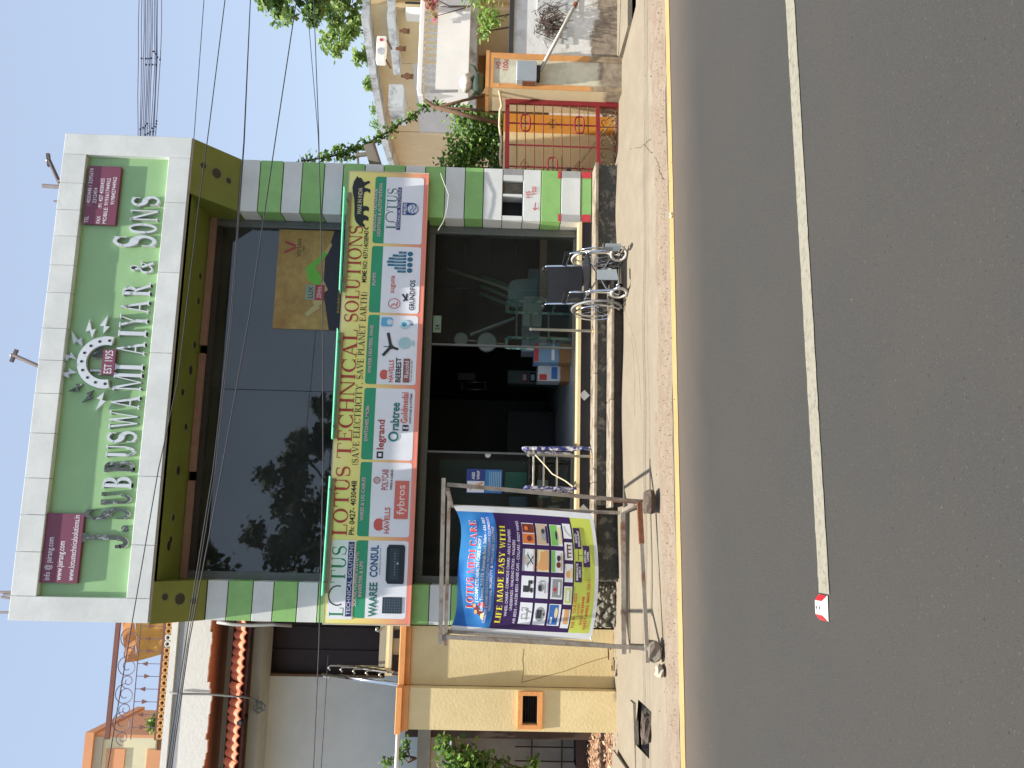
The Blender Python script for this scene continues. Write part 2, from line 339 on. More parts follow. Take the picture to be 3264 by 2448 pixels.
def dusty(mt, dust, x_slope, y0, wd):
    n = mt.node_tree; N = n.nodes; L = n.links; b = N['Principled BSDF']; old = b.inputs['Base Color'].links[0].from_socket
    g = N.new('ShaderNodeNewGeometry'); s = N.new('ShaderNodeSeparateXYZ'); L.new(g.outputs['Position'], s.inputs[0])
    m1 = N.new('ShaderNodeMath'); m1.operation = 'MULTIPLY_ADD'; L.new(s.outputs[0], m1.inputs[0]); m1.inputs[1].default_value = -x_slope; L.new(s.outputs[1], m1.inputs[2])
    nz = N.new('ShaderNodeTexNoise'); nz.inputs['Scale'].default_value = 2.2; nz.inputs['Detail'].default_value = 8; L.new(g.outputs['Position'], nz.inputs['Vector'])
    m2 = N.new('ShaderNodeMath'); m2.operation = 'MULTIPLY_ADD'; L.new(nz.outputs[0], m2.inputs[0]); m2.inputs[1].default_value = .35; L.new(m1.outputs[0], m2.inputs[2])
    r = N.new('ShaderNodeMapRange'); r.interpolation_type = 'SMOOTHSTEP'; r.inputs[1].default_value = y0-wd+.17; r.inputs[2].default_value = y0+.17; r.inputs[3].default_value = 0; r.inputs[4].default_value = .75; L.new(m2.outputs[0], r.inputs[0])
    mx = N.new('ShaderNodeMix'); mx.data_type = 'RGBA'; L.new(r.outputs[0], mx.inputs[0]); L.new(old, mx.inputs[6]); mx.inputs[7].default_value = (*dust, 1); L.new(mx.outputs[2], b.inputs['Base Color'])
def specks(mt):
    n = mt.node_tree; N = n.nodes; L = n.links; b = N['Principled BSDF']; old = b.inputs['Base Color'].links[0].from_socket; g = N.new('ShaderNodeNewGeometry')
    for sc, lo, hi, col in ((75, .66, .74, (.085, .082, .074)), (55, .68, .74, (.02, .019, .018)), (26, .765, .79, (.13, .125, .11))):
        nz = N.new('ShaderNodeTexNoise'); nz.inputs['Scale'].default_value = sc; nz.inputs['Detail'].default_value = 2; mp = N.new('ShaderNodeVectorMath'); mp.operation = 'ADD'; mp.inputs[1].default_value = (sc, 0, 0); L.new(g.outputs['Position'], mp.inputs[0]); L.new(mp.outputs[0], nz.inputs['Vector'])
        r = N.new('ShaderNodeMapRange'); r.inputs[1].default_value = lo; r.inputs[2].default_value = hi; r.inputs[4].default_value = .8; L.new(nz.outputs[0], r.inputs[0])
        mx = N.new('ShaderNodeMix'); mx.data_type = 'RGBA'; L.new(r.outputs[0], mx.inputs[0]); L.new(old, mx.inputs[6]); mx.inputs[7].default_value = (*col, 1); old = mx.outputs[2]
    L.new(old, b.inputs['Base Color'])
specks(asphalt)
dusty(asphalt, (.13, .102, .078), .055, -3.02, 1.3)
def stained(mt, col, z0, amp=.22, sc=3.5, sharp=.03):
    # peeled and soaked plaster near the ground, with a ragged edge
    n = mt.node_tree; N = n.nodes; L = n.links; b = N['Principled BSDF']; old = b.inputs['Base Color'].links[0].from_socket
    g = N.new('ShaderNodeNewGeometry'); s = N.new('ShaderNodeSeparateXYZ'); L.new(g.outputs['Position'], s.inputs[0])
    nz = N.new('ShaderNodeTexNoise'); nz.inputs['Scale'].default_value = sc; nz.inputs['Detail'].default_value = 10; nz.inputs['Roughness'].default_value = .7; L.new(g.outputs['Position'], nz.inputs['Vector'])
    m2 = N.new('ShaderNodeMath'); m2.operation = 'MULTIPLY_ADD'; L.new(nz.outputs[0], m2.inputs[0]); m2.inputs[1].default_value = -amp*4; L.new(s.outputs[2], m2.inputs[2])
    r = N.new('ShaderNodeMapRange'); r.inputs[1].default_value = z0-amp*2-sharp; r.inputs[2].default_value = z0-amp*2+sharp; r.inputs[3].default_value = 1; r.inputs[4].default_value = 0; L.new(m2.outputs[0], r.inputs[0])
    nc = N.new('ShaderNodeTexNoise'); nc.inputs['Scale'].default_value = 12; nc.inputs['Detail'].default_value = 8; L.new(g.outputs['Position'], nc.inputs['Vector'])
    mc = N.new('ShaderNodeMapRange'); mc.inputs[1].default_value = .3; mc.inputs[2].default_value = .7; mc.inputs[3].default_value = .65; mc.inputs[4].default_value = 1.35; L.new(nc.outputs[0], mc.inputs[0])
    vm = N.new('ShaderNodeVectorMath'); vm.operation = 'SCALE'; vm.inputs[0].default_value = col; L.new(mc.outputs[0], vm.inputs['Scale'])
    mx = N.new('ShaderNodeMix'); mx.data_type = 'RGBA'; L.new(r.outputs[0], mx.inputs[0]); L.new(old, mx.inputs[6]); L.new(vm.outputs[0], mx.inputs[7]); L.new(mx.outputs[2], b.inputs['Base Color'])
# ================================================================= ground, road, apron, drains
RS = .055                                      # the road runs slightly off the line of the shop front
def road_y(x, y0): return y0 + RS*x
mb = MB()
hole_l = (-2.02, -1.58, -1.92, -1.42); hole_r = (6.0, 11.0, -1.22, -.86)
xs = [-400, hole_l[0], hole_l[1], hole_r[0], hole_r[1], 400]
for i in range(5):
    x0, x1 = xs[i], xs[i+1]; h = hole_l if i == 1 else hole_r if i == 3 else None
    if h: mb.poly([(x0, -400, 0), (x1, -400, 0), (x1, h[2], 0), (x0, h[2], 0)]); mb.poly([(x0, h[3], 0), (x1, h[3], 0), (x1, 400, 0), (x0, 400, 0)])
    else: mb.poly([(x0, -400, 0), (x1, -400, 0), (x1, 400, 0), (x0, 400, 0)])
g = mb.build('ground', dirtm, origin=(0, 0, 0)); tag(g, kind='structure'); g.location.z = -.004
for v in g.data.vertices: v.co.z -= 0.0
for h, dp in ((hole_l, .45), (hole_r, .3)):
    mb = MB(); x0, x1, y0, y1 = h
    mb.poly([(x0, y0, -dp), (x1, y0, -dp), (x1, y1, -dp), (x0, y1, -dp)], 1)
    for a, b in (((x0, y0), (x1, y0)), ((x1, y0), (x1, y1)), ((x1, y1), (x0, y1)), ((x0, y1), (x0, y0))):
        mb.poly([(a[0], a[1], -dp), (b[0], b[1], -dp), (b[0], b[1], -.004), (a[0], a[1], -.004)], 0)
    tag(mb.build('drain', [drainm, darkmud]), kind='structure')
rd = MB(); rd.poly([(-300, road_y(-300, -3.0), 0), (-300, road_y(-300, -13.5), 0), (300, road_y(300, -13.5), 0), (300, road_y(300, -3.0), 0)])
road = rd.build('road', asphalt, origin=(0, 0, 0)); tag(road, kind='structure'); road.location.z = .002
def strip(name, y0, wd, x0, x1, mat, n=60, jit=.003):
    mb = MB(); a = []; b = []
    for i in range(n+1):
        x = x0+(x1-x0)*i/n; a.append((x, road_y(x, y0)-wd/2+ru(-jit, jit), 0)); b.append((x, road_y(x, y0)+wd/2+ru(-jit, jit), 0))
    for i in range(n): mb.poly([a[i], a[i+1], b[i+1], b[i]])
    o = mb.build(name, mat, road); o.location.z = .005; return o
strip('edge_line', -3.165, .165, -14, 26, yellowl, 300)
strip('lane_line', -6.23, .125, -.235, 4.9, whitel, 120)
strip('lane_line', -6.23, .125, -8.0, -3.4, whitel, 60)
strip('lane_line', -6.23, .125, 8.2, 13.2, whitel, 60)
def near_edge(x):
    k = [(-14, -2.4), (-3, -2.45), (-1.2, -2.62), (0, -2.45), (1, -2.38), (2.2, -2.36), (3, -2.3), (4, -2.25), (4.8, -2.05), (5.4, -1.95), (6, -1.75), (6.6, -1.62), (8, -1.55), (26, -1.5)]
    for (a, b), (c, d) in zip(k, k[1:]):
        if a <= x <= c: return b+(d-b)*(x-a)/(c-a)
    return -2.3
# sandy shoulder
mb = MB(); A = []; B = []
for i in range(241):
    x = -14+40*i/240; A.append((x, road_y(x, -3.06)+.05*math.sin(x*2.1)+ru(-.03, .03), .004)); B.append((x, near_edge(x)+.2, .006))
for i in range(240): mb.poly([A[i], A[i+1], B[i+1], B[i]])
tag(mb.build('sandy_shoulder', sandm, origin=(0, 0, 0)), kind='structure')
# concrete apron: slightly mounded, ragged towards the road
def far_edge(x): return (-1.23 if x > 5.98 else .06)
def apron_z(x, y):
    t = max(0, min(1, (y+2.5)/1.9)); t = t*t*(3-2*t)
    hump = .05*math.exp(-((x-3.9)/.55)**2)*max(0, min(1, (y+1.6)/1.2))
    f = max(0, min(1, (4.95-x)/.4)); f = .12+.88*f*f*(3-2*f)
    return .010+(.05*t)*f+hump*f+(.008*math.sin(x*1.7+y)+.006*math.sin(x*4.1-y*3))*(f if x > 4.5 else 1)
mb = MB(); NX, NY = 330, 18; P = []
random.seed(3)
for i in range(NX+1):
    x = -14+36*i/NX; y0 = near_edge(x)+.05*math.sin(x*5.3)+.03*math.sin(x*13)+ru(-.015, .015); y1 = far_edge(x)
    row = []
    for j in range(NY+1):
        y = y0+(y1-y0)*j/NY; row.append((x, y, apron_z(x, y) if j else .006))
    P.append(row)
for i in range(NX):
    for j in range(NY):
        cx, cy = P[i][j][0]+.05, (P[i][j][1]+P[i][j+1][1])/2
        if hole_l[0]-.03 < cx < hole_l[1]+.03 and hole_l[2]-.05 < cy < hole_l[3]+.05+.12*math.sin(cx*9): continue
        mb.poly([P[i][j], P[i+1][j], P[i+1][j+1], P[i][j+1]])
apron = mb.build('concrete_apron', conc, origin=(0, 0, 0), smooth=True); tag(apron, kind='structure')
crackm = M('crack', S(92, 80, 64), .95, .2, 20)
def crack(pts, r=.006):
    mb = MB(); q = []
    for (sx, sy) in pts:
        p = PZ(sx, sy, .06); p.z = apron_z(p.x, p.y)+.001; q.append(p)
    fine = []
    for a, b in zip(q, q[1:]):
        for k in range(5): c = a.lerp(b, k/5); fine.append(Vector((c.x+ru(-.012, .012), c.y+ru(-.012, .012), c.z)))
    fine.append(q[-1])
    for a, b in zip(fine, fine[1:]):
        d = (b-a).normalized(); n = Vector((-d.y, d.x, 0))*r*ru(.5, 1.2); mb.poly([a-n, b-n, b+n, a+n])
    mb.build('crack', crackm, apron)
crack([(2010, 474), (2030, 470), (2042, 460), (2055, 445), (2070, 443)]); crack([(2042, 460), (2055, 482), (2066, 490), (2080, 520), (2086, 550), (2100, 572)])
crack([(1990, 985), (2008, 1040), (2022, 1100), (2030, 1180), (2035, 1300), (2036, 1540)], .003); crack([(1995, 1010), (2014, 1100), (2020, 1200), (2020, 1330)], .003)

# ================================================================= the shop
X0, X1, XL, XR = -1.04, 4.56, -.59, 3.88
shop = empty('shop_building', (1.76, 2.5, 0), 'green and white striped shop with tall dark glass front and marble clad pillars', 'building')
bz = [4.766, 4.528, 4.242, 4.004, 3.729, 3.493, 3.222, 2.986, 2.718, 2.465, 2.213, 1.963, 1.73, 1.488, 1.234, 1.003, 0.751, 0.502, 0.362]
for xa, xb, side in ((X0, XL, 0), (XR, X1, 1)):
    core = MB(); 
    if side: core.box(xa+.012, xb-.012, .012, .288, 1.24, 1.48) if 0 else core.box(xa+.012, xb-.012, .012, .288, .3, 1.236).box(xa+.012, xb-.012, .012, .288, 1.486, 4.766).box(xa+.012, xb-.012, .26, .288, 1.236, 1.486)
    else: core.box(xa+.012, xb-.012, .012, .288, .3, 4.766)
    core.build('pillar_core', joint, shop)
    for i in range(18):
        z1, z0 = bz[i]-.005, bz[i+1]+.005
        mt = marble if i % 2 == 0 else greenb
        if side and i == 13: continue
        nm = 'marble_block' if i % 2 == 0 else 'green_block'
        j = ru(-.004, .004)
        MB().bbox(xa+ru(0, .004), xb-ru(0, .004), j, .3, z0, z1, .004).build(nm, mt, shop)
# the open slot in the right pillar
z1, z0 = bz[13]-.004, bz[14]+.004
pX = lambda sy: PY(1636, sy, 0).x
mb = MB(); mb.box(pX(557)+.0, X1, .0, .3, z0, z1)
mb.build('slot_end_block', M('grey_block', S(150, 150, 148), .6, .1, 8), shop)
MB().box(pX(576), pX(557)-.003, .0, .3, z0, z1).build('slot_block', marble, shop)
MB().box(pX(618), pX(576)-.003, .06, .26, z0, z1).build('slot_filler_stone', M('rough_filler', S(112, 106, 94), .9, .3, 25, .4, 40), shop)
MB().box(pX(626), pX(618)-.002, .0, .26, z0, z1).build('slot_post', marble, shop)
MB().box(pX(688), pX(626)-.002, .2, .26, z0, z1).build('slot_back', black, shop)
MB().box(XR, pX(688), .0, .3, z0, z1).build('slot_block', marble, shop)
# corbels sloping out under the fascia above each pillar, and the soffit between
for xa, xb in ((X0, XL), (XR, X1)):
    MB().prism([(xa, .3, 4.772), (xa, -.002, 4.772), (xa, -.545, 5.185), (xa, .3, 5.185)], (xb-xa, 0, 0)).build('corbel', olive, shop)
MB().box(XL+.002, XR-.002, -.545, .3, 5.178, 5.196).build('soffit', olive, shop)
lampm = M('downlight_dark', S(34, 36, 26), .5, .2, 20); lampr = M('downlight_rim', S(120, 122, 96), .4, .1, 20)
for sx, sy in ((655, 1010), (646, 880), (628, 1100), (600, 1360), (590, 1250), (575, 1500), (560, 1650), (552, 1720), (545, 1740), (615, 1180), (640, 960)):
    p = PZ(sx-8, sy, 5.178)
    if -.5 < p.y < .25: l = MB().disc(p, (0, 0, -1), .055 if (sx % 2) else .035, .006, 16).build('downlight', lampm, shop); MB().ring(p, (0, 0, 1), .06, .005, 16, 5).build('rim', lampr, l)
for xa, xb, xm in ((XR, X1, 4.22), (X0, XL, -.82)):
    for k, (yy, r) in enumerate(((-.13, .035), (-.27, .06), (-.42, .035))):
        z = 4.772+(-.002-yy)*(.413/.543); n = Vector((0, -.413, -.543)).normalized(); p = Vector((xm+.03*k, yy, z))
        l = MB().disc(p, n, r, .006, 16).build('downlight', lampm, shop); MB().ring(p, n, r+.005, .005, 16, 5).build('rim', lampr, l)
# upper window
for a, b in ((XL, .56), (.66, 2.12), (2.22, XR)):
    MB().box(a+.004, b-.004, .235, .30, 5.098, 5.172).build('head_beam', headm, shop)
MB().box(XL, XL+.085, .301, .40, .525, 5.172).build('window_jamb', alu, shop)
MB().box(XR-.09, XR, .301, .40, .525, 5.172).build('window_jamb', alu, shop)
MB().box(XR-.055, XR-.03, .292, .301, .525, 5.09).build('window_jamb', alu, shop)
MB().box(XL+.086, XR-.091, .301, .40, 5.03, 5.095).build('window_head', M('window_head', S(52, 46, 42), .6, .2, 8), shop)
MB().box(XL+.086, 1.695, .345, .353, 3.2, 5.029).build('window_pane', glassU, shop)
MB().box(1.70, XR-.091, .345, .353, 3.2, 5.029).build('window_pane', glassU, shop)
MB().box(1.694, 1.701, .34, .344, 3.2, 5.029).build('glass_joint', joint, shop)
# beam behind the board, lower glazing, room shell
MB().box(XL+.001, XR-.001, .10, .34, 2.40, 3.30).build('lintel', joint, shop)
MB().box(XL+.086, XR-.091, .3405, .42, 2.33, 2.44).build('transom', alu, shop)
def pane(xa, xb): MB().box(xa, xb, .345, .353, .56, 2.33).build('shop_pane', glassL, shop)
pane(-.5, .30); pane(.305, .98); pane(2.36, 3.08); pane(3.085, 3.785)
for xm in (.99, 2.34): MB().box(xm-.012, xm+.012, .33, .37, .53, 2.33).build('pane_edge_post', alu, shop)
MB().box(-.5, .978, .33, .37, .527, .558).build('sill_rail', alu, shop); MB().box(2.354, 3.785, .33, .37, .527, .558).build('sill_rail', alu, shop)
D1 = 6.2
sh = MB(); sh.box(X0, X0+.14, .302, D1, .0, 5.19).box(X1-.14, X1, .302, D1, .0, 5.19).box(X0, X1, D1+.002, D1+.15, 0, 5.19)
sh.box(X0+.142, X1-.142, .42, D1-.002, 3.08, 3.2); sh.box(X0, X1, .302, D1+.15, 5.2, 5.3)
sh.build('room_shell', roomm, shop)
MB().box(X0, X1, .30, D1+.15, 5.302, 6.55).build('roof_parapet_core', M('rear_plaster', S(190, 186, 172), .9, .12, 4, .2, 30), shop)
# floor, steps, plinth
fl = MB(); fl.box(XL, XR, -.03, .33, .485, .5235); fl.build('floor_edge', nosing, shop)
for i in range(9):
    for j in range(8): MB().box(XL+.003+.497*i, XL+.497*(i+1)-.003, .332+.6*j, .332+.6*(j+1)-.005, .49, .5225).build('floor_tile', tilem, shop) if (j < 5 and 2 <= i <= 7) else None
MB().box(XL-.3, XR+.3, .332, D1, .47, .489).build('floor_bed', tilem, shop)
MB().box(XL, XR, -.002, .3, .362, .484).build('granite_riser', granite, shop)
for x in (1.687, 3.02, .314): MB().prism([(x-.066, -.0045, .434), (x, -.0045, .368), (x+.066, -.0045, .434), (x, -.0045, .5)][::-1], (0, .002, 0)).build('diamond_inlay', marble, shop)
for a, b in ((-.5, .62), (.625, 1.9), (1.905, 3.05), (3.055, 4.545)):
    MB().bbox(a, b, -.33, .28 if b < 3.9 and a > XL else -.0065, .317, .3605, .008).build('step_slab', stepm, shop)
MB().box(-.5, .36, -.2, -.01, .03, .316).build('plinth_wall', plinthm, shop)
MB().box(.361, 4.53, -.285, -.012, .03, .316).build('plinth_wall', plinthm, shop)
for a, b in ((.33, 1.55), (1.555, 2.95)):
    MB().bbox(a, b, -.63, -.286, .165, .206, .008).build('step_slab', stepm, shop)
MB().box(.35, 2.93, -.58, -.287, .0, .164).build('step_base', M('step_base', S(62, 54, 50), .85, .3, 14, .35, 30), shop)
random.seed(11)
rub = M('rubble_stone', S(122, 118, 106), .9, .3, 25, .5, 40)
for i in range(46):
    x = ru(-1.0, -.52); z = ru(.04, .33); r = ru(.03, .065)
    mb = MB(); vs = []
    for (a, b, c) in ((1,0,0),(-1,0,0),(0,1,0),(0,-1,0),(0,0,1),(0,0,-1)): vs.append((x+a*r*ru(.7, 1.3), -.06+b*r*ru(.5, .9), z+c*r*ru(.6, 1.1)))
    mb.add(vs, [(0,2,4),(2,1,4),(1,3,4),(3,0,4),(2,0,5),(1,2,5),(3,1,5),(0,3,5)]); mb.build('rubble_stone', rub, shop)
MB().box(-1.02, -.51, -.05, .0, .0, .352).build('plinth_wall', plinthm, shop)
MB().box(-1.03, -.4, -.012, .012, .3, .365).build('plinth_cap', stepm, shop)
# red paint in the corners of the lowest right blocks
redp = M('red_paint', S(196, 60, 70), .7, .2, 20)
for (sx0, sx1, sy0, sy1) in ((1779, 1788, 544, 569), (1779, 1788, 682, 706), (1854, 1884, 544, 569), (1854, 1882, 684, 709)):
    a = PY(sx0, sy0, -.006); b = PY(sx1, sy1, -.006); MB().box(min(b.x, 4.553), min(a.x, 4.553), -.0085, -.0062, b.z, a.z).build('paint_patch', redp, shop)
gp = M('grey_patch', S(168, 168, 164), .7, .12, 14)
for (sy0, sy1) in ((545, 568), (684, 709)):
    a = PY(1792, sy0, -.006); b = PY(1850, sy1, -.006); MB().box(min(b.x, 4.553), min(a.x, 4.553), -.0078, -.0062, b.z, a.z).build('paint_patch', gp, shop)
p = PY(1690, 610, 0)
prints('house_number', [(sans('H5', .055, x=4.18, y=1.14, bold=.01)+sans('100', .055, x=4.23, y=1.065, bold=.01)+seg([(4.02, 1.08), (4.12, 1.07)], .012)+seg([(4.05, 1.10), (4.02, 1.08), (4.05, 1.05)], .012), redp)], -.006, shop)
# ================================================================= fascia sign
FY = -.56
sign = empty('fascia_sign', (1.76, -.45, 5.2), 'big white marble framed fascia sign with raised letters above the green shop', 'sign')
SX0, SX1, SZ0, SZ1 = -1.03, 4.57, 5.2, 6.69; IX0, IX1, IZ0, IZ1 = -.769, 4.309, 5.454, 6.416
random.seed(5)
def slabs(xa, xb, za, zb, cuts, nm='marble_slab'):
    xs = [xa]+cuts+[xb]
    for a, b in zip(xs, xs[1:]): MB().bbox(a+.002, b-.002, FY+ru(-.003, .003), -.46, za+.001, zb-.001, .004).build(nm, marble, sign)
slabs(IX0, IX1, IZ1, SZ1, [-.3, .1, .5, 1.0, 1.45, 1.83, 2.2, 2.62, 2.95, 3.3, 3.62, 3.95])
slabs(IX0, IX1, SZ0, IZ0, [-.2, .55, 1.95, 2.9, 3.75])
slabs(SX0, IX0, SZ0, SZ1, []); slabs(IX1, SX1, SZ0, SZ1, [])
MB().box(SX0+.02, SX1-.02, -.455, .3, SZ0+.002, SZ1-.02).build('sign_core', M('core_plaster', S(186, 184, 172), .9, .1, 5), sign)
MB().box(SX0+.01, SX1-.01, -.552, -.47, 5.178, 5.198).build('bottom_trim', M('bottom_trim', S(150, 140, 116), .6, .15, 8), sign)
PYL = -.478
MB().box(IX0-.01, IX1+.01, PYL, -.456, IZ0-.01, IZ1+.01).build('green_panel', panelg, sign)
def letter(ch, cx, zb, h, w, mat, th=.055, name='letter', parent=None, base=PYL):
    shapes = serif(ch, h, w, x=cx, y=zb, align='C', T=.2, t=.085)
    mb = MB()
    for i, (vs, fs) in enumerate(shapes):
        y = base-th-.0004*(i % 7)
        n = len(vs); a = [(p[0], y, p[1]) for p in vs]; b = [(p[0], base-.0005, p[1]) for p in vs]
        area = sum(vs[k][0]*vs[(k+1) % n][1]-vs[(k+1) % n][0]*vs[k][1] for k in range(n))
        if area < 0: a.reverse(); b.reverse()
        mb.add(a+b, [tuple(range(n))], 0); o = len(mb.v)-2*n
        for k in range(n): mb.f.append((o+k, o+n+k, o+n+(k+1) % n, o+(k+1) % n)); mb.mi.append(1)
    return mb.build(name, [mat, letterside], parent or sign)
LX = [-0.154, -0.029, 0.126, 0.295, 0.476, 0.655, 0.821, 0.981, 1.174, 1.376, 1.611, 1.775, 1.996, 2.169, 2.318, 2.488, 2.69, 2.962, 3.272, 3.431, 3.592, 3.766]
for ch, x, big, wd, old in zip('J.SUBBUSWAMIAIYAR&SONS', LX,
        [1,0,1,0,0,0,0,0,0,0,0,0,0,0,0,0,0,0,1,0,0,0],
        [.15,.06,.13,.14,.14,.14,.14,.13,.2,.15,.2,.075,.15,.075,.15,.15,.15,.15,.14,.12,.14,.12],
        [1,1,1,1,0,1,0,0,0,0,0,0,0,0,0,0,0,0,0,0,0,0]):
    if ch == '.': MB().disc((x, PYL, 5.56), (0, -1, 0), .035, .05, 16).build('letter', letterold, sign); continue
    letter(ch, x, 5.528, .475 if big else (.26 if ch == '&' else .315), wd*1.05, letterold if old else letterm)
# emblem: horseshoe, bolts of lightning, date
em = MB().disc((1.83, PYL, 5.93), (0, -1, 0), .02, .01, 8).build('emblem', letterside, sign)
hc = (1.825, 5.945); hs = MB()
for q in _arc(hc[0], hc[1], .30, .32, -12, 192, .098, .10, 26):
    hs.add([(p[0], PYL-.07, p[1]) for p in q][::-1]+[(p[0], PYL-.02, p[1]) for p in q][::-1], [(0, 1, 2, 3)]+[(k, k+4, (k+1) % 4+4, (k+1) % 4) for k in range(4)])
hs.build('horseshoe', letterm, em)
for k in range(9):
    a = math.radians(-4+188*k/8); MB().disc((hc[0]+.25*math.cos(a), PYL-.0705, hc[1]+.27*math.sin(a)), (0, -1, 0), .016, .002, 12).build('nail_hole', black, em)
boltshape = [(-.018, 0), (.042, .062), (.006, .068), (.034, .17), (-.046, .08), (-.008, .074)]
for k, ad in enumerate((8, 30, 55, 82, 108, 135, 158, 178)):
    a = math.radians(ad-90); R0 = .34; sc = 1.25 if k not in (5, 6) else 1.05
    poly = [(hc[0]+math.cos(a+math.pi/2)*(R0+y*sc)+math.cos(a)*x*sc, PYL-.05, hc[1]+(math.sin(a+math.pi/2)*(R0+y*sc)+math.sin(a)*x*sc)*1.0) for x, y in boltshape]
    MB().prism(poly, (0, .03, 0)).build('lightning_bolt', letterm if k not in (5, 6) else letterold, em)
for ch, x, o2 in (('J', 1.72, 0), ('S', 1.90, 1), ('S', 1.96, 1)): letter(ch, x, 5.99, .13, .07, letterold if o2 else letterm, .04, 'letter', em)
pl = MB().box(1.685, 1.975, PYL-.065, PYL-.02, 5.845, 5.985).build('date_plate', maroon, em)
mb = MB(); 
prints('date_lettering', [(sans('EST 1925', .085, w=.265, x=1.83, y=5.872, align='C', bold=.012), paint((222, 214, 220)))], PYL-.066, em)
# maroon plaques
for (xa, xb, za, zb, lines) in (
    (-.628, .122, 6.008, IZ1-.002, [('info @ jairang.com', -.60, 6.31, .064, .46), ('www.jairang.com', -.60, 6.185, .064, .42), ('www.lotustechnicalsolutions.in', -.60, 6.055, .064, .705)]),
    (3.462, 4.184, 6.008, IZ1-.03, [('TEL', 3.475, 6.325, .044, .085), (': 4030448 / 3295674', 3.69, 6.325, .044, .46), ('2312454', 3.72, 6.255, .044, .19), ('FAX', 3.475, 6.185, .044, .09), (':91 427 4030435', 3.66, 6.185, .044, .37), ('MOBILE: 919361744962', 3.475, 6.115, .044, .56), ('919842744962', 3.71, 6.045, .044, .34)])):
    p = MB().bbox(xa, xb, PYL-.05, PYL-.004, za, zb, .004).build('info_plaque', maroon, sign)
    sh2 = []
    for (s, x, z, h, wd) in lines: sh2 += sans(s, h, w=wd, x=x, y=z, bold=.006)
    prints('plaque_lettering', [(sh2, paint((232, 226, 230)))], PYL-.0512, p)
for zc in (6.52,):
    pass

# ================================================================= LOTUS board
BY = -.12; BX0, BX1, BZ0, BZ1 = -1.035, 4.40, 2.424, 3.392; BH = BZ1-BZ0
brd = empty('shop_board', (1.7, -.1, 2.42), 'long yellow and orange printed board with six white panels across the shop', 'signboard')
yel = M('board_yellow', S(222, 206, 106), .5, .05, 1.5); org = M('board_salmon', S(228, 148, 122), .5, .05, 2)
bgm = bpy.data.materials.new('board_print'); bgm.use_nodes = True   # printed fade from yellow at the top to salmon below
_n = bgm.node_tree; _b = _n.nodes['Principled BSDF']; _b.inputs['Roughness'].default_value = .5
_g = _n.nodes.new('ShaderNodeNewGeometry'); _s = _n.nodes.new('ShaderNodeSeparateXYZ'); _n.links.new(_g.outputs['Position'], _s.inputs[0])
_m = _n.nodes.new('ShaderNodeMapRange'); _m.inputs[1].default_value = BZ0; _m.inputs[2].default_value = BZ1; _n.links.new(_s.outputs[2], _m.inputs[0])
_c2 = _n.nodes.new('ShaderNodeValToRGB'); e = _c2.color_ramp.elements; e[0].position = .0; e[0].color = (*S(236, 140, 124), 1); e[1].position = 1; e[1].color = (*S(246, 242, 160), 1)
x2 = _c2.color_ramp.elements.new(.55); x2.color = (*S(246, 222, 136), 1); x3 = _c2.color_ramp.elements.new(.8); x3.color = (*S(244, 234, 136), 1)
_n.links.new(_m.outputs[0], _c2.inputs[0]); _n.links.new(_c2.outputs[0], _b.inputs['Base Color'])
MB().box(BX0, BX1, BY, -.06, BZ0, BZ1).build('board_panel', bgm, brd)
fr = M('board_edge', S(206, 196, 170), .5, .1, 6)
for a in ((BX0-.012, BX0, BZ0-.01, BZ1+.01), (BX1, BX1+.012, BZ0-.01, BZ1+.01)): MB().box(a[0], a[1], BY-.006, -.055, a[2], a[3]).build('edge_strip', fr, brd)
MB().box(BX0+.001, BX1-.001, BY-.006, -.055, BZ0-.012, BZ0-.0005).build('edge_strip', org, brd)
MB().box(BX0+.001, BX1-.001, BY-.003, -.055, BZ1+.0005, BZ1+.012).build('edge_strip', fr, brd)
MB().box(X0+.1, X1-.2, -.055, -.014, 2.55, 2.6).build('wall_batten', alu, brd); MB().box(X0+.1, X1-.2, -.055, -.014, 3.2, 3.25).build('wall_batten', alu, brd)
T_ = lambda t: BZ1-t*BH
red = paint((184, 62, 58)); dred = paint((176, 70, 62)); blk = paint((40, 38, 34)); grn = M('strip_green', S(48, 154, 112), .5, .08, 3); wht = paint((234, 236, 240)); pink = paint((222, 186, 188)); navy = paint((44, 46, 104)); teal = paint((30, 120, 104)); grnt = paint((38, 132, 84))
cells = [(-.982, -.087), (-.066, .817), (.821, 1.697), (1.72, 2.592), (2.596, 3.457), (3.469, 4.355)]
G0, G1, W1 = .335, .475, .955
L1 = []; 
for a, b in cells:
    L1.append((rrect(a+.012, T_(G1), b-.012, T_(G0), .03, 3, '1100'), grn)); L1.append((rrect(a+.012, T_(W1), b-.012, T_(G1)-.001, .03, 3, '0011'), wht))
prints('panel_print', L1, BY, brd, .0003)
def bp(name, items): return prints(name, items, BY-.0045, brd, .0006)
for k in range(3): bp('title_lettering', [((serif('LOTUS', .165, .80, x=-.05, y=T_(.215)), serif('TECHNICAL', .165, 1.55, x=.84, y=T_(.213)), serif('SOLUTIONS', .165, 1.22, x=2.48, y=T_(.207)))[k], red)])
bp('slogan_lettering', [(serif('(SAVE ELECTRICITY, SAVE PLANET EARTH)', .075, 2.1, x=.76, y=T_(.305)), blk)])
bp('phone_lettering', [(sans('Ph: 0427- 4030448', .06, w=.62, x=-.04, y=T_(.30), bold=.012), blk)])
bp('number_lettering', [(sans('MSME NO: 437114038947', .055, w=.66, x=2.98, y=T_(.285), bold=.012), blk)])
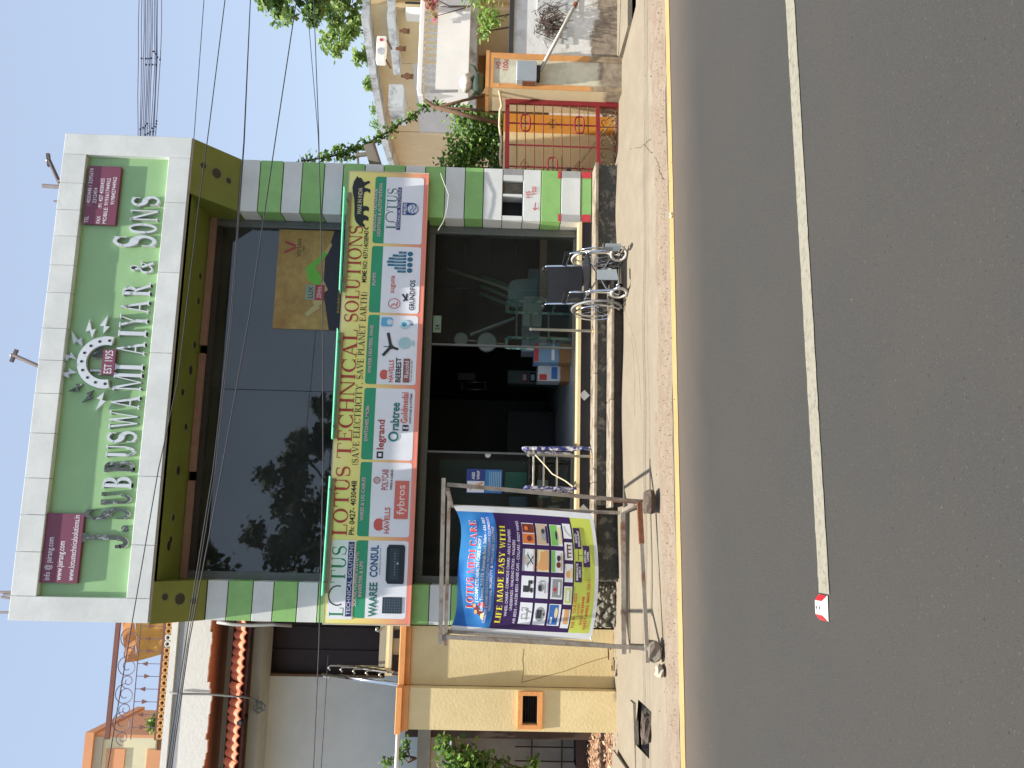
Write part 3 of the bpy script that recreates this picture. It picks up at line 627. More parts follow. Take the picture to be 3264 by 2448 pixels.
# left logo
bp('logo_print', [(rectp(-.985, T_(.325), -.10, T_(.04)), wht), (serif('L', .16, .10, x=-.955, y=T_(.225))+serif('TUS', .165, .42, x=-.585, y=T_(.225)), grnt),
    (ringp(-.725, T_(.145), .115, .105, .014, 24, -20, 210), blk), (rectp(-.955, T_(.315), -.12, T_(.245)), navy), (sans('TECHNICAL SOLUTIONS', .045, w=.80, x=-.94, y=T_(.302), bold=.01), paint((206, 208, 224)))])
# lion of the right end, walking right
lion = [(3.70, .235), (3.685, .20), (3.70, .16), (3.74, .12), (3.78, .10), (3.84, .09), (3.95, .085), (4.05, .075), (4.12, .055), (4.19, .045), (4.27, .06), (4.31, .085), (4.34, .10), (4.315, .125), (4.32, .15), (4.29, .17), (4.265, .19), (4.27, .215), (4.285, .25), (4.255, .27), (4.24, .235), (4.215, .20), (4.19, .20), (4.185, .235), (4.17, .275), (4.12, .275), (4.145, .24), (4.135, .20), (4.05, .19), (3.95, .195), (3.955, .235), (3.935, .27), (3.885, .268), (3.90, .235), (3.88, .20), (3.84, .205), (3.83, .24), (3.81, .272), (3.76, .27), (3.775, .235), (3.76, .205), (3.735, .205)]
lz = [(x, T_(t)) for x, t in lion]
from mathutils.geometry import tessellate_polygon
def polyf(pts):
    tr = tessellate_polygon([[Vector((p[0], p[1], 0)) for p in pts]]); return [(list(pts), [tuple(t) for t in tr])]
bp('lion_print', [(polyf(lz), paint((36, 40, 44))), (seg([(3.75, T_(.14)), (3.71, T_(.17)), (3.69, T_(.215)), (3.66, T_(.24)), (3.655, T_(.265)), (3.68, T_(.275))], .014), paint((36, 40, 44))), (sans('MAKE IN INDIA', .05, w=.34, x=3.85, y=T_(.175), bold=.012), paint((214, 206, 170)))])
# headings on the green strips
hd = lambda i, ls: sum([sans(s, .038, x=(cells[i][0]+cells[i][1])/2, y=T_(G0+.062+.06*k-(0.03 if len(ls) > 1 else -.005)), align='C', bold=.02, maxw=.78) for k, s in enumerate(ls)], [])
for i, ls in enumerate((['SOLAR POWER SYSTEMS,', 'INVERTER & UPS'], ['WIRES & UG CABLES'], ['SWITCHES, MCBs'], ['WATER HEATERS, FANS'], ['PUMPS'], ['INDOOR / OUTDOOR', 'LIGHTING & AUTOMATION'])):
    bp('heading_lettering', [(hd(i, ls), pink)])
def cz(t): return T_(G1+(W1-G1)*t)
bl = paint((24, 92, 140)); dk = paint((30, 40, 48)); orr = paint((206, 96, 84))
# 1 solar
c = cells[0]; x = c[0]
solar = paint((34, 52, 66)); line_ = paint((120, 140, 150))
bp('brand_print', [(sans('WAAREE', .085, w=.38, x=x+.03, y=cz(.27), bold=.025), teal), (sans('CONSUL', .085, w=.36, x=x+.47, y=cz(.26), bold=.025), bl), (sans('stabilizing tomorrow', .018, w=.3, x=x+.5, y=cz(.33)), bl),
    (rectp(x+.07, cz(.90), x+.25, cz(.42)), solar), (sum([rectp(x+.07+.18*k/6-.001, cz(.90), x+.07+.18*k/6+.001, cz(.42)) for k in range(1, 6)], [])+sum([rectp(x+.07, cz(.42+.48*k/8)-.001, x+.25, cz(.42+.48*k/8)+.001) for k in range(1, 8)], []), line_),
    (pgon((x+.40, cz(.90)), (x+.42, cz(.92)), (x+.82, cz(.92)), (x+.84, cz(.88)), (x+.84, cz(.52)), (x+.80, cz(.47)), (x+.44, cz(.47)), (x+.40, cz(.52))), dk), (rectp(x+.44, cz(.78), x+.80, cz(.56)), paint((44, 62, 70))), (ell(x+.63, cz(.75), .014, .014)+sum([ell(x+.50+.03*k, cz(.68), .006, .006, 8) for k in range(9)], []), paint((150, 160, 168)))])
def havells(x, z, k=1.0): return ell(x, z, .07*k, .052*k, 16)+pgon((x-.075*k, z-.02*k), (x-.03*k, z-.02*k), (x-.04*k, z-.07*k))+pgon((x+.075*k, z-.02*k), (x+.03*k, z-.02*k), (x+.04*k, z-.07*k))
x = cells[1][0]; salm = paint((214, 112, 98))
bp('brand_print', [(havells(x+.15, cz(.22)), orr), (sans('HAVELLS', .06, w=.30, x=x+.05, y=cz(.50), bold=.02), orr), (ringp(x+.66, cz(.14), .04, .04, .01)+ringp(x+.66, cz(.14), .018, .018, .006)+sans('POLYCAB', .075, w=.24, x=x+.55, y=cz(.42), bold=.01), dred), (sans('WIRES & CABLES', .024, w=.24, x=x+.55, y=cz(.53), bold=.02), blk), (rectp(x+.22, cz(.95), x+.66, cz(.60)), salm), (sans('fybros', .085, w=.34, x=x+.27, y=cz(.85), bold=.01), paint((240, 214, 206)))])
x = cells[2][0]
bp('brand_print', [(rectp(x+.03, cz(.26), x+.11, cz(.10)), blk), (rectp(x+.05, cz(.22), x+.09, cz(.14)), wht), (sans('legrand', .08, w=.35, x=x+.135, y=cz(.26), bold=.02), dred), (ringp(x+.29, cz(.50), .06, .062, .022, 18, 40, 400), paint((24, 116, 112))), (sans('rabtree', .10, w=.33, x=x+.365, y=cz(.62), bold=.02), paint((24, 116, 112))), (rectp(x+.36, cz(.87), x+.43, cz(.72)), blk), (sans('g', .06, w=.03, x=x+.38, y=cz(.82), bold=.02), wht), (sans('Goldmedal', .075, w=.37, x=x+.45, y=cz(.83), bold=.025), salm), (sans('SWITCHES & SYSTEMS', .022, w=.36, x=x+.45, y=cz(.93), bold=.02), blk)])
x = cells[3][0]; fan = paint((48, 52, 50))
bp('brand_print', [(havells(x+.13, cz(.17), .85), orr), (sans('HAVELLS', .055, w=.27, x=x+.04, y=cz(.42), bold=.02), orr), (sans('BEEBEST', .06, w=.30, x=x+.04, y=cz(.61), bold=.025), blk), (rectp(x+.04, cz(.84), x+.33, cz(.67)), paint((146, 92, 86))), (sans('Racold', .05, w=.2, x=x+.10, y=cz(.81)), wht), (sans('The Hot Water Specialist', .018, w=.26, x=x+.05, y=cz(.90)), blk),
    (ell(x+.47, cz(.33), .03, .03)+seg([(x+.47, cz(.33)), (x+.36, cz(.13))], .035)+seg([(x+.47, cz(.33)), (x+.64, cz(.24))], .035)+seg([(x+.47, cz(.33)), (x+.44, cz(.52))], .03)+seg([(x+.47, cz(.30)), (x+.47, cz(.14))], .008), fan),
    (rrect(x+.72, cz(.34), x+.83, cz(.05), .02), paint((96, 176, 214))), (ell(x+.775, cz(.27), .035, .035), paint((200, 222, 232))), (ell(x+.75, cz(.66), .055, .06), paint((176, 210, 218))), (ell(x+.52, cz(.68), .07, .075)+ell(x+.52, cz(.9), .04, .012), paint((168, 204, 204))), (ell(x+.75, cz(.64), .025, .03)+rectp(x+.74, cz(.88), x+.76, cz(.80)), paint((70, 130, 170)))])
x = cells[4][0]; pb = paint((40, 110, 140))
bp('brand_print', [(ringp(x+.13, cz(.36), .065, .075, .01)+_S if False else ringp(x+.13, cz(.36), .065, .075, .01)+seg([(x+.10, cz(.28)), (x+.13, cz(.36)), (x+.10, cz(.42)), (x+.15, cz(.44))], .016), orr), (sans('suguna', .06, w=.22, x=x+.26, y=cz(.34), bold=.015), orr), (seg([(x+.17, cz(.70)), (x+.25, cz(.56))], .022)+seg([(x+.16, cz(.60)), (x+.22, cz(.68)), (x+.26, cz(.68))], .02)+sans('GRUNDFOS', .06, w=.38, x=x+.05, y=cz(.88), bold=.02), paint((28, 34, 60))),
    (sum([rectp(x+.52+.04*k, cz(.62), x+.548+.04*k, cz(.62-h)) for k, h in enumerate((.22, .30, .48, .50, .46, .36, .2))], [])+sum([ell(x+.55+.07*k, cz(.72), .03, .035, 10) for k in range(4)], []), pb), (sum([rectp(x+.535+.04*k, cz(.55), x+.543+.04*k, cz(.60-h)) for k, h in enumerate((.1, .2, .3, .3, .3, .2, .1))], []), paint((150, 190, 200)))])
x = cells[5][0]; phl = paint((50, 76, 130))
bp('brand_print', [(serif('L', .12, .09, x=x+.20, y=cz(.31))+serif('TUS', .125, .30, x=x+.43, y=cz(.31)), paint((70, 120, 110))), (ringp(x+.355, cz(.17), .07, .07, .01, 20, -20, 210), blk), (rectp(x+.19, cz(.42), x+.74, cz(.32)), navy), (sans('TECHNICAL SOLUTIONS', .034, w=.52, x=x+.205, y=cz(.405), bold=.01), paint((206, 208, 224))),
    (rrect(x+.385, cz(.86), x+.545, cz(.46), .06, 4, '0011'), phl), (ell(x+.465, cz(.73), .068, .072), paint((206, 214, 226))), (sans('PHILIPS', .036, w=.14, x=x+.395, y=cz(.565), bold=.02), wht), (seg([(x+.41, cz(.70)), (x+.44, cz(.66)), (x+.48, cz(.74)), (x+.52, cz(.70))], .01)+seg([(x+.41, cz(.78)), (x+.44, cz(.74)), (x+.48, cz(.82)), (x+.52, cz(.78))], .01)+ringp(x+.465, cz(.73), .068, .072, .008), phl)])
# translucent green visors along the top
vis = M('visor_sheet', S(186, 250, 224), .35, .04, 3, trans=.8)
lampbox = M('lamp_batten', S(150, 128, 110), .6, .12, 6)
for k, (xa, xb, za, zb) in enumerate(((2.83, 4.13, 3.405, 3.42), (1.05, 2.36, 3.39, 3.40), (-.72, .62, 3.40, 3.39))):
    MB().prism([(xa, -.30, za+.0), (xb, -.30, zb+.0), (xb, -.10, zb+.012), (xa, -.10, za+.012)], (0, 0, .006)).build('visor', vis, brd)
    MB().box(xa+.02, xb-.02, -.165, -.121, 3.352, 3.388).build('lamp_batten', lampbox, brd)
    for x in (xa+.15, xb-.15): MB().box(x-.01, x+.01, -.29, -.10, 3.383, 3.3885).build('visor_bracket', alu, brd)

# ================================================================= poster behind the upper glass
pos = empty('window_poster', (3.1, .34, 3.5), 'wood patterned advertising poster fixed on the right of the upper glass', 'poster')
wood = M('poster_wood', S(190, 160, 88), .6, .22, 9, col2=S(150, 112, 60), c2scale=3, c2amt=.45, c2sharp=.2)
MB().box(2.48, 3.78, .335, .341, 3.32, 4.32).build('poster_sheet', wood, pos)
skin = paint((196, 178, 120)); lime = paint((112, 188, 64)); dkg = paint((44, 46, 54))
def pp(name, it): return prints(name, it, .3345, pos, .0006)
pp('poster_print', [(pgon((2.48, 3.32), (3.78, 3.32), (3.78, 3.62), (3.4, 3.72), (3.0, 3.72), (2.48, 3.62)), dkg),
    (pgon((3.60, 4.24), (3.63, 4.24), (3.58, 4.10), (3.55, 4.10))+pgon((3.46, 4.24), (3.49, 4.24), (3.56, 4.10), (3.53, 4.10)), paint((170, 50, 60))), (sans('VOTAN', .05, w=.24, x=3.42, y=4.03)+sans('MINI', .025, w=.07, x=3.5, y=3.985), blk),
    (pgon((3.02, 3.78), (3.12, 3.92), (3.28, 3.96), (3.42, 3.80), (3.52, 3.72), (3.47, 3.69), (3.36, 3.78), (3.28, 3.84), (3.16, 3.74)), lime), (pgon((3.50, 3.73), (3.62, 3.66), (3.60, 3.64), (3.47, 3.69)), skin), (pgon((2.92, 3.76), (3.04, 3.78), (3.12, 3.72), (3.0, 3.66)), skin), (ell(2.84, 3.78, .05, .06), skin), (pgon((2.76, 3.74), (2.64, 3.90), (2.68, 3.93), (2.82, 3.80)), skin),
    (rectp(2.86, 3.70, 3.06, 3.94), paint((150, 160, 130))), (rectp(2.86, 3.70, 3.06, 3.82), paint((178, 60, 66))), (sans('LUX', .06, w=.15, x=2.885, y=3.845, bold=.02), paint((60, 90, 120))), (sans('25Hrs', .05, w=.15, x=2.885, y=3.745, bold=.02), paint((226, 200, 190))), (sans('INNERGLASS & BODYBUILT', .03, w=.9, x=2.7, y=3.50, bold=.01), paint((190, 160, 60)))])
# ================================================================= pipe frame with the flex banner
galv = M('weathered_pipe', S(150, 142, 130), .55, .2, 12, .1, 40, metal=.25, col2=S(112, 74, 48), c2scale=3.5, c2amt=.33, c2sharp=.08)
rust = M('rusty_steel', S(120, 74, 48), .75, .3, 18, .2, 50)
fr_ = empty('banner_stand', (-.3, -1.6, .1), 'rusty square pipe stand with four posts standing on the apron', 'stand')
def post(a, b, nm='post', wd=.036, mat=galv): MB().bar(a, b, wd, wd).build(nm, mat, fr_)
FR0, FL0 = (.335, -2.22, .15), (-.955, -2.45, .13); FR1, FL1 = (.445, -2.32, 1.955), (-.90, -2.38, 1.94)
BR0, BL0 = (.262, -.95, .13), (-1.12, -1.0, .12); BR1, BL1 = (.29, -.98, 1.97), (-1.0, -1.0, 1.95)
post(FR0, FR1); post(FL0, FL1); post(BR0, BR1); post(BL0, BL1)
post((.50, -2.33, 1.985), (-.96, -2.39, 1.96), 'top_beam'); post((.39, -.985, 1.985), (-1.14, -1.02, 1.965), 'top_beam')
post((.40, -2.34, 1.948), (.30, -.96, 1.955), 'side_beam', .034); post((-.915, -2.40, 1.935), (-1.03, -.98, 1.94), 'side_beam', .034)
post((.30, -.97, .12), (-1.19, -1.02, .115), 'base_bar', .05); post((.28, -.95, .115), (.33, -2.2, .155), 'base_bar', .04); post((-1.12, -.98, .11), (-.96, -2.46, .14), 'base_bar', .04)
post((.33, -2.25, .165), (-.05, -2.33, .16), 'front_bar', .045, rust); post((-.05, -2.33, .16), (-1.06, -2.58, .155), 'front_bar', .034)
post((.333, -2.215, .12), (.345, -2.23, .42), 'rusty_sleeve', .042, rust)
random.seed(21)
stone_m = M('ballast_stone', S(128, 120, 108), .9, .25, 18, .5, 40); stone_d = M('dark_ballast', S(88, 76, 66), .9, .3, 18, .5, 40)
def rock(c, r, mat, nm, label, seed, parent=None, name2='rock'):
    random.seed(seed); mb = MB(); n, m_ = 10, 6; vs = []
    for j in range(m_+1):
        for i in range(n):
            th = math.pi*j/m_; ph = 2*math.pi*i/n; k = ru(.8, 1.15); sq = lambda v: math.copysign(abs(v)**.7, v)
            vs.append((c[0]+r[0]*k*sq(math.sin(th))*sq(math.cos(ph)), c[1]+r[1]*k*sq(math.sin(th))*sq(math.sin(ph)), max(c[2]+r[2]+r[2]*sq(math.cos(th))*k, c[2])))
    fs = [(j*n+i, j*n+(i+1) % n, (j+1)*n+(i+1) % n, (j+1)*n+i) for j in range(m_) for i in range(n)]
    mb.add(vs, fs); o = mb.build(nm, mat); tag(o, label, 'stone'); return o
rock((.33, -2.34, .03), (.12, .1, .06), stone_d, 'ballast_stone', 'dark broken stone under the right foot of the banner stand', 4)
rock((-.965, -2.52, .02), (.10, .09, .075), stone_m, 'ballast_stone', 'grey stone wedged on the left foot of the banner stand', 9)
rock((-1.13, -2.58, .02), (.055, .08, .035), M('pale_stone', S(176, 166, 148), .9, .15, 14, .4, 40), 'ballast_stone', 'small pale stone on the apron left of the banner stand', 14)
# --- flex banner, sagging between its tied corners
bn = empty('flex_banner', (-.34, -1.0, .4), 'white edged flex banner in blue purple and lime tied to the pipe stand', 'banner')
bx0, bx1 = -1.0, .30
def BS(s, t):      # s 0..1 left to right, t 0..1 top to bottom
    top = 1.945-.105*(1-(2*s-1)**4)*(1-.25*math.cos((s-.4)*5)); bot = .455-.075*math.sin(math.pi*s)**.8
    x = bx0+(bx1-bx0)*s-.055*t+.012*math.sin(math.pi*t)*(1 if s > .5 else -1)*(2*s-1)**2
    z = top+(bot-top)*t
    fold = .030*math.exp(-((t-.10-.35*abs(s-.45))/.05)**2)*math.sin(math.pi*s)+.018*math.exp(-((t-.22+.12*s)/.035)**2)*math.sin(math.pi*s)**2
    y = -1.0-.06*math.sin(math.pi*s)*math.sin(math.pi*t)*.8-fold+.012*math.sin(7*s+3*t)*(t*(1-t)*3)
    return Vector((x, y, z))
def BN(s, t, off):
    e = .002; p = BS(s, t); n = (BS(s+e, t)-p).cross(BS(s, t+e)-p)
    n.normalize()
    if n.y > 0: n = -n
    return p+n*off
flexw = M('flex_white', S(226, 230, 232), .35, .05, 3, trans=.15); 
fblue = bpy.data.materials.new('flex_blue'); fblue.use_nodes = True; _n = fblue.node_tree; _b = _n.nodes['Principled BSDF']; _b.inputs['Roughness'].default_value = .28
_g = _n.nodes.new('ShaderNodeNewGeometry'); _z = _n.nodes.new('ShaderNodeTexNoise'); _z.inputs['Scale'].default_value = 2.3; _n.links.new(_g.outputs['Position'], _z.inputs[0])
_r2 = _n.nodes.new('ShaderNodeValToRGB'); _r2.color_ramp.elements[0].position = .35; _r2.color_ramp.elements[0].color = (*S(22, 92, 176), 1); _r2.color_ramp.elements[1].position = .68; _r2.color_ramp.elements[1].color = (*S(70, 150, 214), 1)
_n.links.new(_z.outputs[0], _r2.inputs[0]); _n.links.new(_r2.outputs[0], _b.inputs['Base Color'])
fpur = M('flex_purple', S(58, 34, 84), .3, .08, 2); flim = M('flex_lime', S(196, 208, 92), .3, .06, 2)
NU, NV = 64, 80
def bmat(s, t):
    if s < .052 or s > .955 or t > .972: return 0
    return 1 if t < .262 else 2 if t < .822 else 3
mb = MB(); mb.grid(lambda s, t: BS(s, t), NU, NV, mif=bmat); mb.build('banner_sheet', [flexw, fblue, fpur, flim], bn, smooth=True)
def bprint(name, items):
    mb = MB(); mats = []; W_, H_ = bx1-bx0, 1.49
    for i, (shp, mt) in enumerate(items):
        if mt not in mats: mats.append(mt)
        for j, (vs, fs) in enumerate(shp):
            mb.add([BN(p[0], p[1], .0025+.0009*i+.00005*(j % 8)) for p in vs], fs, mats.index(mt))
    return mb.build(name, mats, bn)
def bt(s, x, t, h, w, ser=False, bold=.012, al='C'):   # text in banner units: x centre/left 0..1, baseline t, cap height h (of height), width w (of width)
    sh = serif(s, 1, w, x=0, y=0, T=.24, t=.09) if ser else sans(s, 1, w=w, bold=bold)
    ox = x-w/2 if al == 'C' else x
    return [([(ox+p[0], t-p[1]*h) for p in vs], fs) for vs, fs in sh]
def brect(s0, t0, s1, t1, n=6):
    out = []
    for i in range(n):
        a = s0+(s1-s0)*i/n; b = s0+(s1-s0)*(i+1)/n; out.append(([(a, t1), (b, t1), (b, t0), (a, t0)], [(0, 1, 2, 3)]))
    return out
lav = paint((214, 206, 226), .4); yb = paint((238, 228, 60), .4); rdb = paint((206, 52, 62), .4); wb = paint((240, 240, 242), .4)
bprint('banner_title', [(bt('LOTUS MEDI CARE', .535, .118, .052, .70, True), wb), (bt('LOTUS MEDI CARE', .535, .116, .048, .69, True), rdb)])
bprint('banner_lettering', [(bt('( COMPLETE HEALTH CARE SHOP )', .50, .150, .022, .52), wb), (bt('Lotus Towers, 7/10-5B, Ramanuja Road, Salem - 636 007.', .545, .186, .022, .74), wb), (bt('DIABETIC & HOME HEALTH SOLUTIONS, PHYSIOTHERAPY EQUIPMENTS', .5, .218, .018, .83), lav), (bt('PERSONAL MOBILITY & WELLNESS CENTRE', .51, .245, .018, .66), lav),
    (bt('LIFE MADE EASY WITH', .47, .325, .040, .76, True), yb), (bt('WHEEL CHAIRS - COMMODE CHAIRS - ADULT DIAPERS', .485, .362, .019, .68), lav), (bt('UNDERPADS - WALKING STICKS - WALKERS', .47, .396, .019, .55), lav), (bt('AIR BEDS - WATER BEDS - KNEE CAPS - COLLARS - BODY WIPES', .495, .430, .019, .80), lav)])
# picture boxes
pw = paint((228, 232, 236), .4); pd = paint((56, 58, 64), .4); pg = paint((150, 156, 158), .4); po = paint((214, 120, 62), .4); pbr = paint((120, 52, 40), .4); pskn = paint((222, 168, 112), .4); pgr = paint((120, 190, 90), .4); pbl = paint((54, 110, 184), .4); pt = paint((196, 176, 150), .4); pcr = paint((232, 214, 160), .4)
rows = [(.452, .540), (.556, .643), (.660, .745)]
cols = [(.095, .262), (.300, .470), (.508, .682), (.718, .885)]
for j, (t0, t1) in enumerate(rows):
    for i, (s0, s1) in enumerate(cols):
        cs, ct = (s0+s1)/2, (t0+t1)/2; ws, wt = s1-s0, t1-t0; k = (j, i); it = [(brect(s0, t0, s1, t1), pw)]
        E_ = lambda a, b, rx, ry, mt: it.append(([([(cs+a*ws+rx*ws*math.cos(2*math.pi*q/12), ct+b*wt+ry*wt*math.sin(2*math.pi*q/12)) for q in range(12)], [tuple(range(12))])], mt))
        R_ = lambda a, b, c, d, mt: it.append((brect(cs+a*ws, ct+b*wt, cs+c*ws, ct+d*wt, 2), mt))
        L_ = lambda pts, wd, mt: it.append((seg([(cs+a*ws, ct+b*wt) for a, b in pts], wd*ws), mt))
        if k == (0, 0): L_([(-.2, .35), (-.25, -.3), (-.05, -.3), (-.02, .1), (.25, .1), (.25, -.35), (.1, -.3)], .05, pg); L_([(-.3, .1), (.25, .1)], .05, pg); L_([(.05, .4), (.2, -.1)], .05, pg)
        elif k == (0, 1): R_(-.25, -.35, .05, .12, pd); R_(-.2, .05, .3, .2, pd); E_(-.15, .32, .12, .12, pd); E_(.22, .3, .1, .1, pd)
        elif k == (0, 2): R_(-.5, -.5, .5, -.32, pg); E_(0, -.2, .38, .12, pw); E_(0, -.2, .25, .07, pt); L_([(-.25, -.1), (.2, .4)], .04, pd); L_([(.25, -.1), (-.2, .4)], .04, pd); R_(-.5, .38, .5, .5, pt)
        elif k == (0, 3): R_(-.46, -.48, .0, .48, po); R_(.04, -.48, .46, .48, pbr); E_(-.22, .05, .14, .2, pbr); E_(.25, -.15, .1, .16, po)
        elif k == (1, 0): E_(0, 0, .34, .42, pg); R_(-.2, -.3, .2, .12, pd); E_(0, .28, .07, .05, pd)
        elif k == (1, 1): E_(.0, -.1, .2, .26, pg); R_(-.16, -.3, .1, -.05, pd); L_([(.2, -.3), (.32, -.05), (.25, .2)], .05, pg); R_(-.25, .2, .22, .3, pg)
        elif k == (1, 2): R_(-.48, -.48, .48, .48, pcr); L_([(-.4, -.3), (.0, .05), (.4, .1)], .3, pskn); L_([(-.4, .3), (.1, .15), (.45, .3)], .2, pskn)
        elif k == (1, 3): R_(-.48, -.48, .48, .46, pt); E_(0, .1, .3, .22, pg); R_(-.4, .3, .4, .48, fpur); E_(.15, .05, .12, .12, pd)
        elif k == (2, 0): R_(-.46, -.46, .46, .3, pbl); E_(.1, .12, .25, .14, pcr); R_(-.4, -.3, -.1, -.15, pw)
        elif k == (2, 1): R_(-.42, -.36, .42, .4, pg); R_(-.1, -.3, -.02, .0, rdb); R_(-.2, -.19, .08, -.11, rdb); R_(-.3, .12, .3, .28, pw)
        elif k == (2, 2): R_(-.48, -.48, .48, -.2, pgr); E_(-.15, .1, .14, .18, pbr); E_(.15, .12, .14, .16, pd); R_(-.4, .3, .4, .42, pt)
        else: R_(-.48, -.46, .48, .1, pgr); E_(.0, .0, .22, .1, pd); R_(-.4, .2, .4, .42, pcr)
        bprint('product_picture', it)
for i, (s0, s1) in enumerate(((.08, .225), (.262, .405), (.438, .582), (.612, .752), (.782, .90))):
    t0, t1 = .757, .815; cs, ct = (s0+s1)/2, (t0+t1)/2; ws, wt = s1-s0, t1-t0; it = [(brect(s0, t0, s1, t1, 4), pw)]
    if i == 0: it.append((brect(s0+.03, t0+.015, s1, t1-.01, 2), pskn))
    elif i == 1: it.append((brect(s0+.012, t0+.008, s1-.012, t1-.008, 2), paint((206, 214, 120), .4))); it.append((brect(s0+.03, t0+.02, s1-.03, t1-.02, 2), pw))
    elif i == 2: it.append(([([(cs-.01+.03*math.cos(q), ct-.005+.016*math.sin(q)) for q in [2*math.pi*k/10 for k in range(10)]], [tuple(range(10))])], pskn)); it.append((brect(cs-.04, ct+.008, cs+.04, t1-.003, 2), pcr))
    elif i == 3: it += [(brect(cs-.05+.03*q, ct-.012, cs-.04+.03*q, ct+.018, 1), pbr) for q in range(4)]+[(brect(cs-.055, ct-.012, cs+.055, ct-.002, 2), pbr)]
    else: it.append((seg([(cs-.04, ct+.02), (cs, ct-.01), (cs+.04, ct-.018)], .006), pg))
    bprint('product_picture', it)
bprint('banner_footer', [(bt('FOR ALL YOUR NEEDS', .22, .852, .020, .27), rdb), (bt('CONTACT', .225, .880, .017, .11), rdb), (bt('0427-4030448', .22, .908, .020, .22), rdb), (bt('98427 44062, 98430 32011', .27, .942, .021, .39), rdb),
    (brect(.442, .832, .605, .880), fpur), (brect(.705, .832, .872, .880), fpur), (brect(.565, .892, .735, .940), fpur), (bt('IMMEDIATE', .523, .853, .015, .135), wb), (bt('SUPPLY', .523, .873, .014, .085), wb), (bt('GOOD', .788, .853, .015, .075), wb), (bt('DISCOUNT', .788, .873, .014, .125), wb), (bt('SPECIAL', .65, .912, .015, .105), wb), (bt('OFFER', .65, .932, .014, .08), wb), (seg([(.615, .856), (.70, .856)], .005)+seg([(.655, .856), (.655, .888)], .004), fpur)])
# family picture at the top left of the print, as simple figures
bprint('picture_figures', [([([(.115, .196), (.24, .196), (.215, .150), (.185, .125), (.15, .155)], [(0, 1, 2, 3, 4)])], pbr), ([([(.10, .20), (.165, .20), (.15, .175), (.12, .18)], [(0, 1, 2, 3)])], pcr), ([([(.20, .20), (.245, .195), (.24, .16), (.215, .155)], [(0, 1, 2, 3)])], rdb), ([([(.163+.018*math.cos(q), .14+.012*math.sin(q)) for q in [k*math.pi/5 for k in range(10)]], [tuple(range(10))])]+[([(.212+.016*math.cos(q), .128+.011*math.sin(q)) for q in [k*math.pi/5 for k in range(10)]], [tuple(range(10))])], pskn)])
tie = paint((220, 216, 204))
for a, b in (((.285, -1.0, 1.94), (.33, -1.0, 1.985)), ((-.985, -1.0, 1.93), (-1.02, -1.01, 1.965)), ((.24, -1.0, .46), (.268, -.96, .43)), ((-1.03, -1.0, .46), (-1.08, -1.0, .44))):
    MB().tube([a, (Vector(a)+Vector(b))/2+Vector((0, -.012, .004)), b], .006, 5).build('tie_cord', tie, bn)

# ================================================================= handrail posts and entrance things
for k, (x, lab) in enumerate(((2.427, 'thin steel handrail post on the step beside the wheelchair'), (.925, 'thin steel handrail post with a knotted rope on the step'))):
    e_ = empty('handrail_post', (x, -.25, .36), lab, 'post', 'handrail posts on the step')
    MB().tube([(x, -.25, .372), (x, -.25, 1.10)], .0165, 10).build('post', steel, e_); MB().lathe([(.03, 0), (.032, .008), (.02, .014), (.017, .03)], (x, -.25, .361), 14).build('base_flange', M('brass_flange', S(206, 180, 130), .35, .1, 20, metal=.6), e_)
    MB().lathe([(.018, 0), (.022, .01), (.018, .026), (.006, .032)], (x, -.25, 1.098), 12).build('cap', steel, e_)
rope = paint((206, 192, 158))
MB().tube([(.925, -.27, 1.03), (.80, -.35, .92), (.70, -.42, .84), (.62, -.5, .70), (.55, -.6, .62)], .008, 6).build('rope', rope); tag(bpy.data.objects['rope'], 'pale rope running from the left steel post down towards the banner', 'rope')

# ================================================================= wheelchair
wc = empty('wheelchair', (2.93, -.72, .06), 'folding chrome wheelchair with black vinyl seat parked before the shop steps', 'wheelchair')
vin = M('black_vinyl', S(34, 34, 36), .35, .15, 6, .08, 12); rub_ = M('grey_tyre', S(196, 190, 180), .7, .1, 15); rubb = M('black_rubber', S(28, 28, 28), .6, .2, 20); plast = M('grey_plastic', S(150, 160, 164), .45, .06, 10)
WX, WY, WZ, WA = 2.93, -.72, .062, math.radians(4)
ca, sa = math.cos(WA), math.sin(WA)
def Wp(x, y, z): return (WX+x*ca-y*sa, WY+x*sa+y*ca, WZ+z)       # x to the shop's right, y into the scene, chair faces the street
R1 = .0115
def wt_(name, pts, r=R1, mat=chrome, n=8, parent=None, smooth=True): return MB().tube([Wp(*p) for p in pts], r, n).build(name, mat, parent or wc, smooth)
def curve(pts, n=5):
    out = [Vector(pts[0])]
    for i in range(1, len(pts)-1):
        a, b, c = Vector(pts[i-1]), Vector(pts[i]), Vector(pts[i+1]); d = min(.06, (a-b).length*.45, (c-b).length*.45)
        p, q = b+(a-b).normalized()*d, b+(c-b).normalized()*d
        for k in range(n+1): t = k/n; out.append(p*(1-t)**2+b*2*t*(1-t)+q*t*t)
    out.append(Vector(pts[-1])); return out
HW = .235
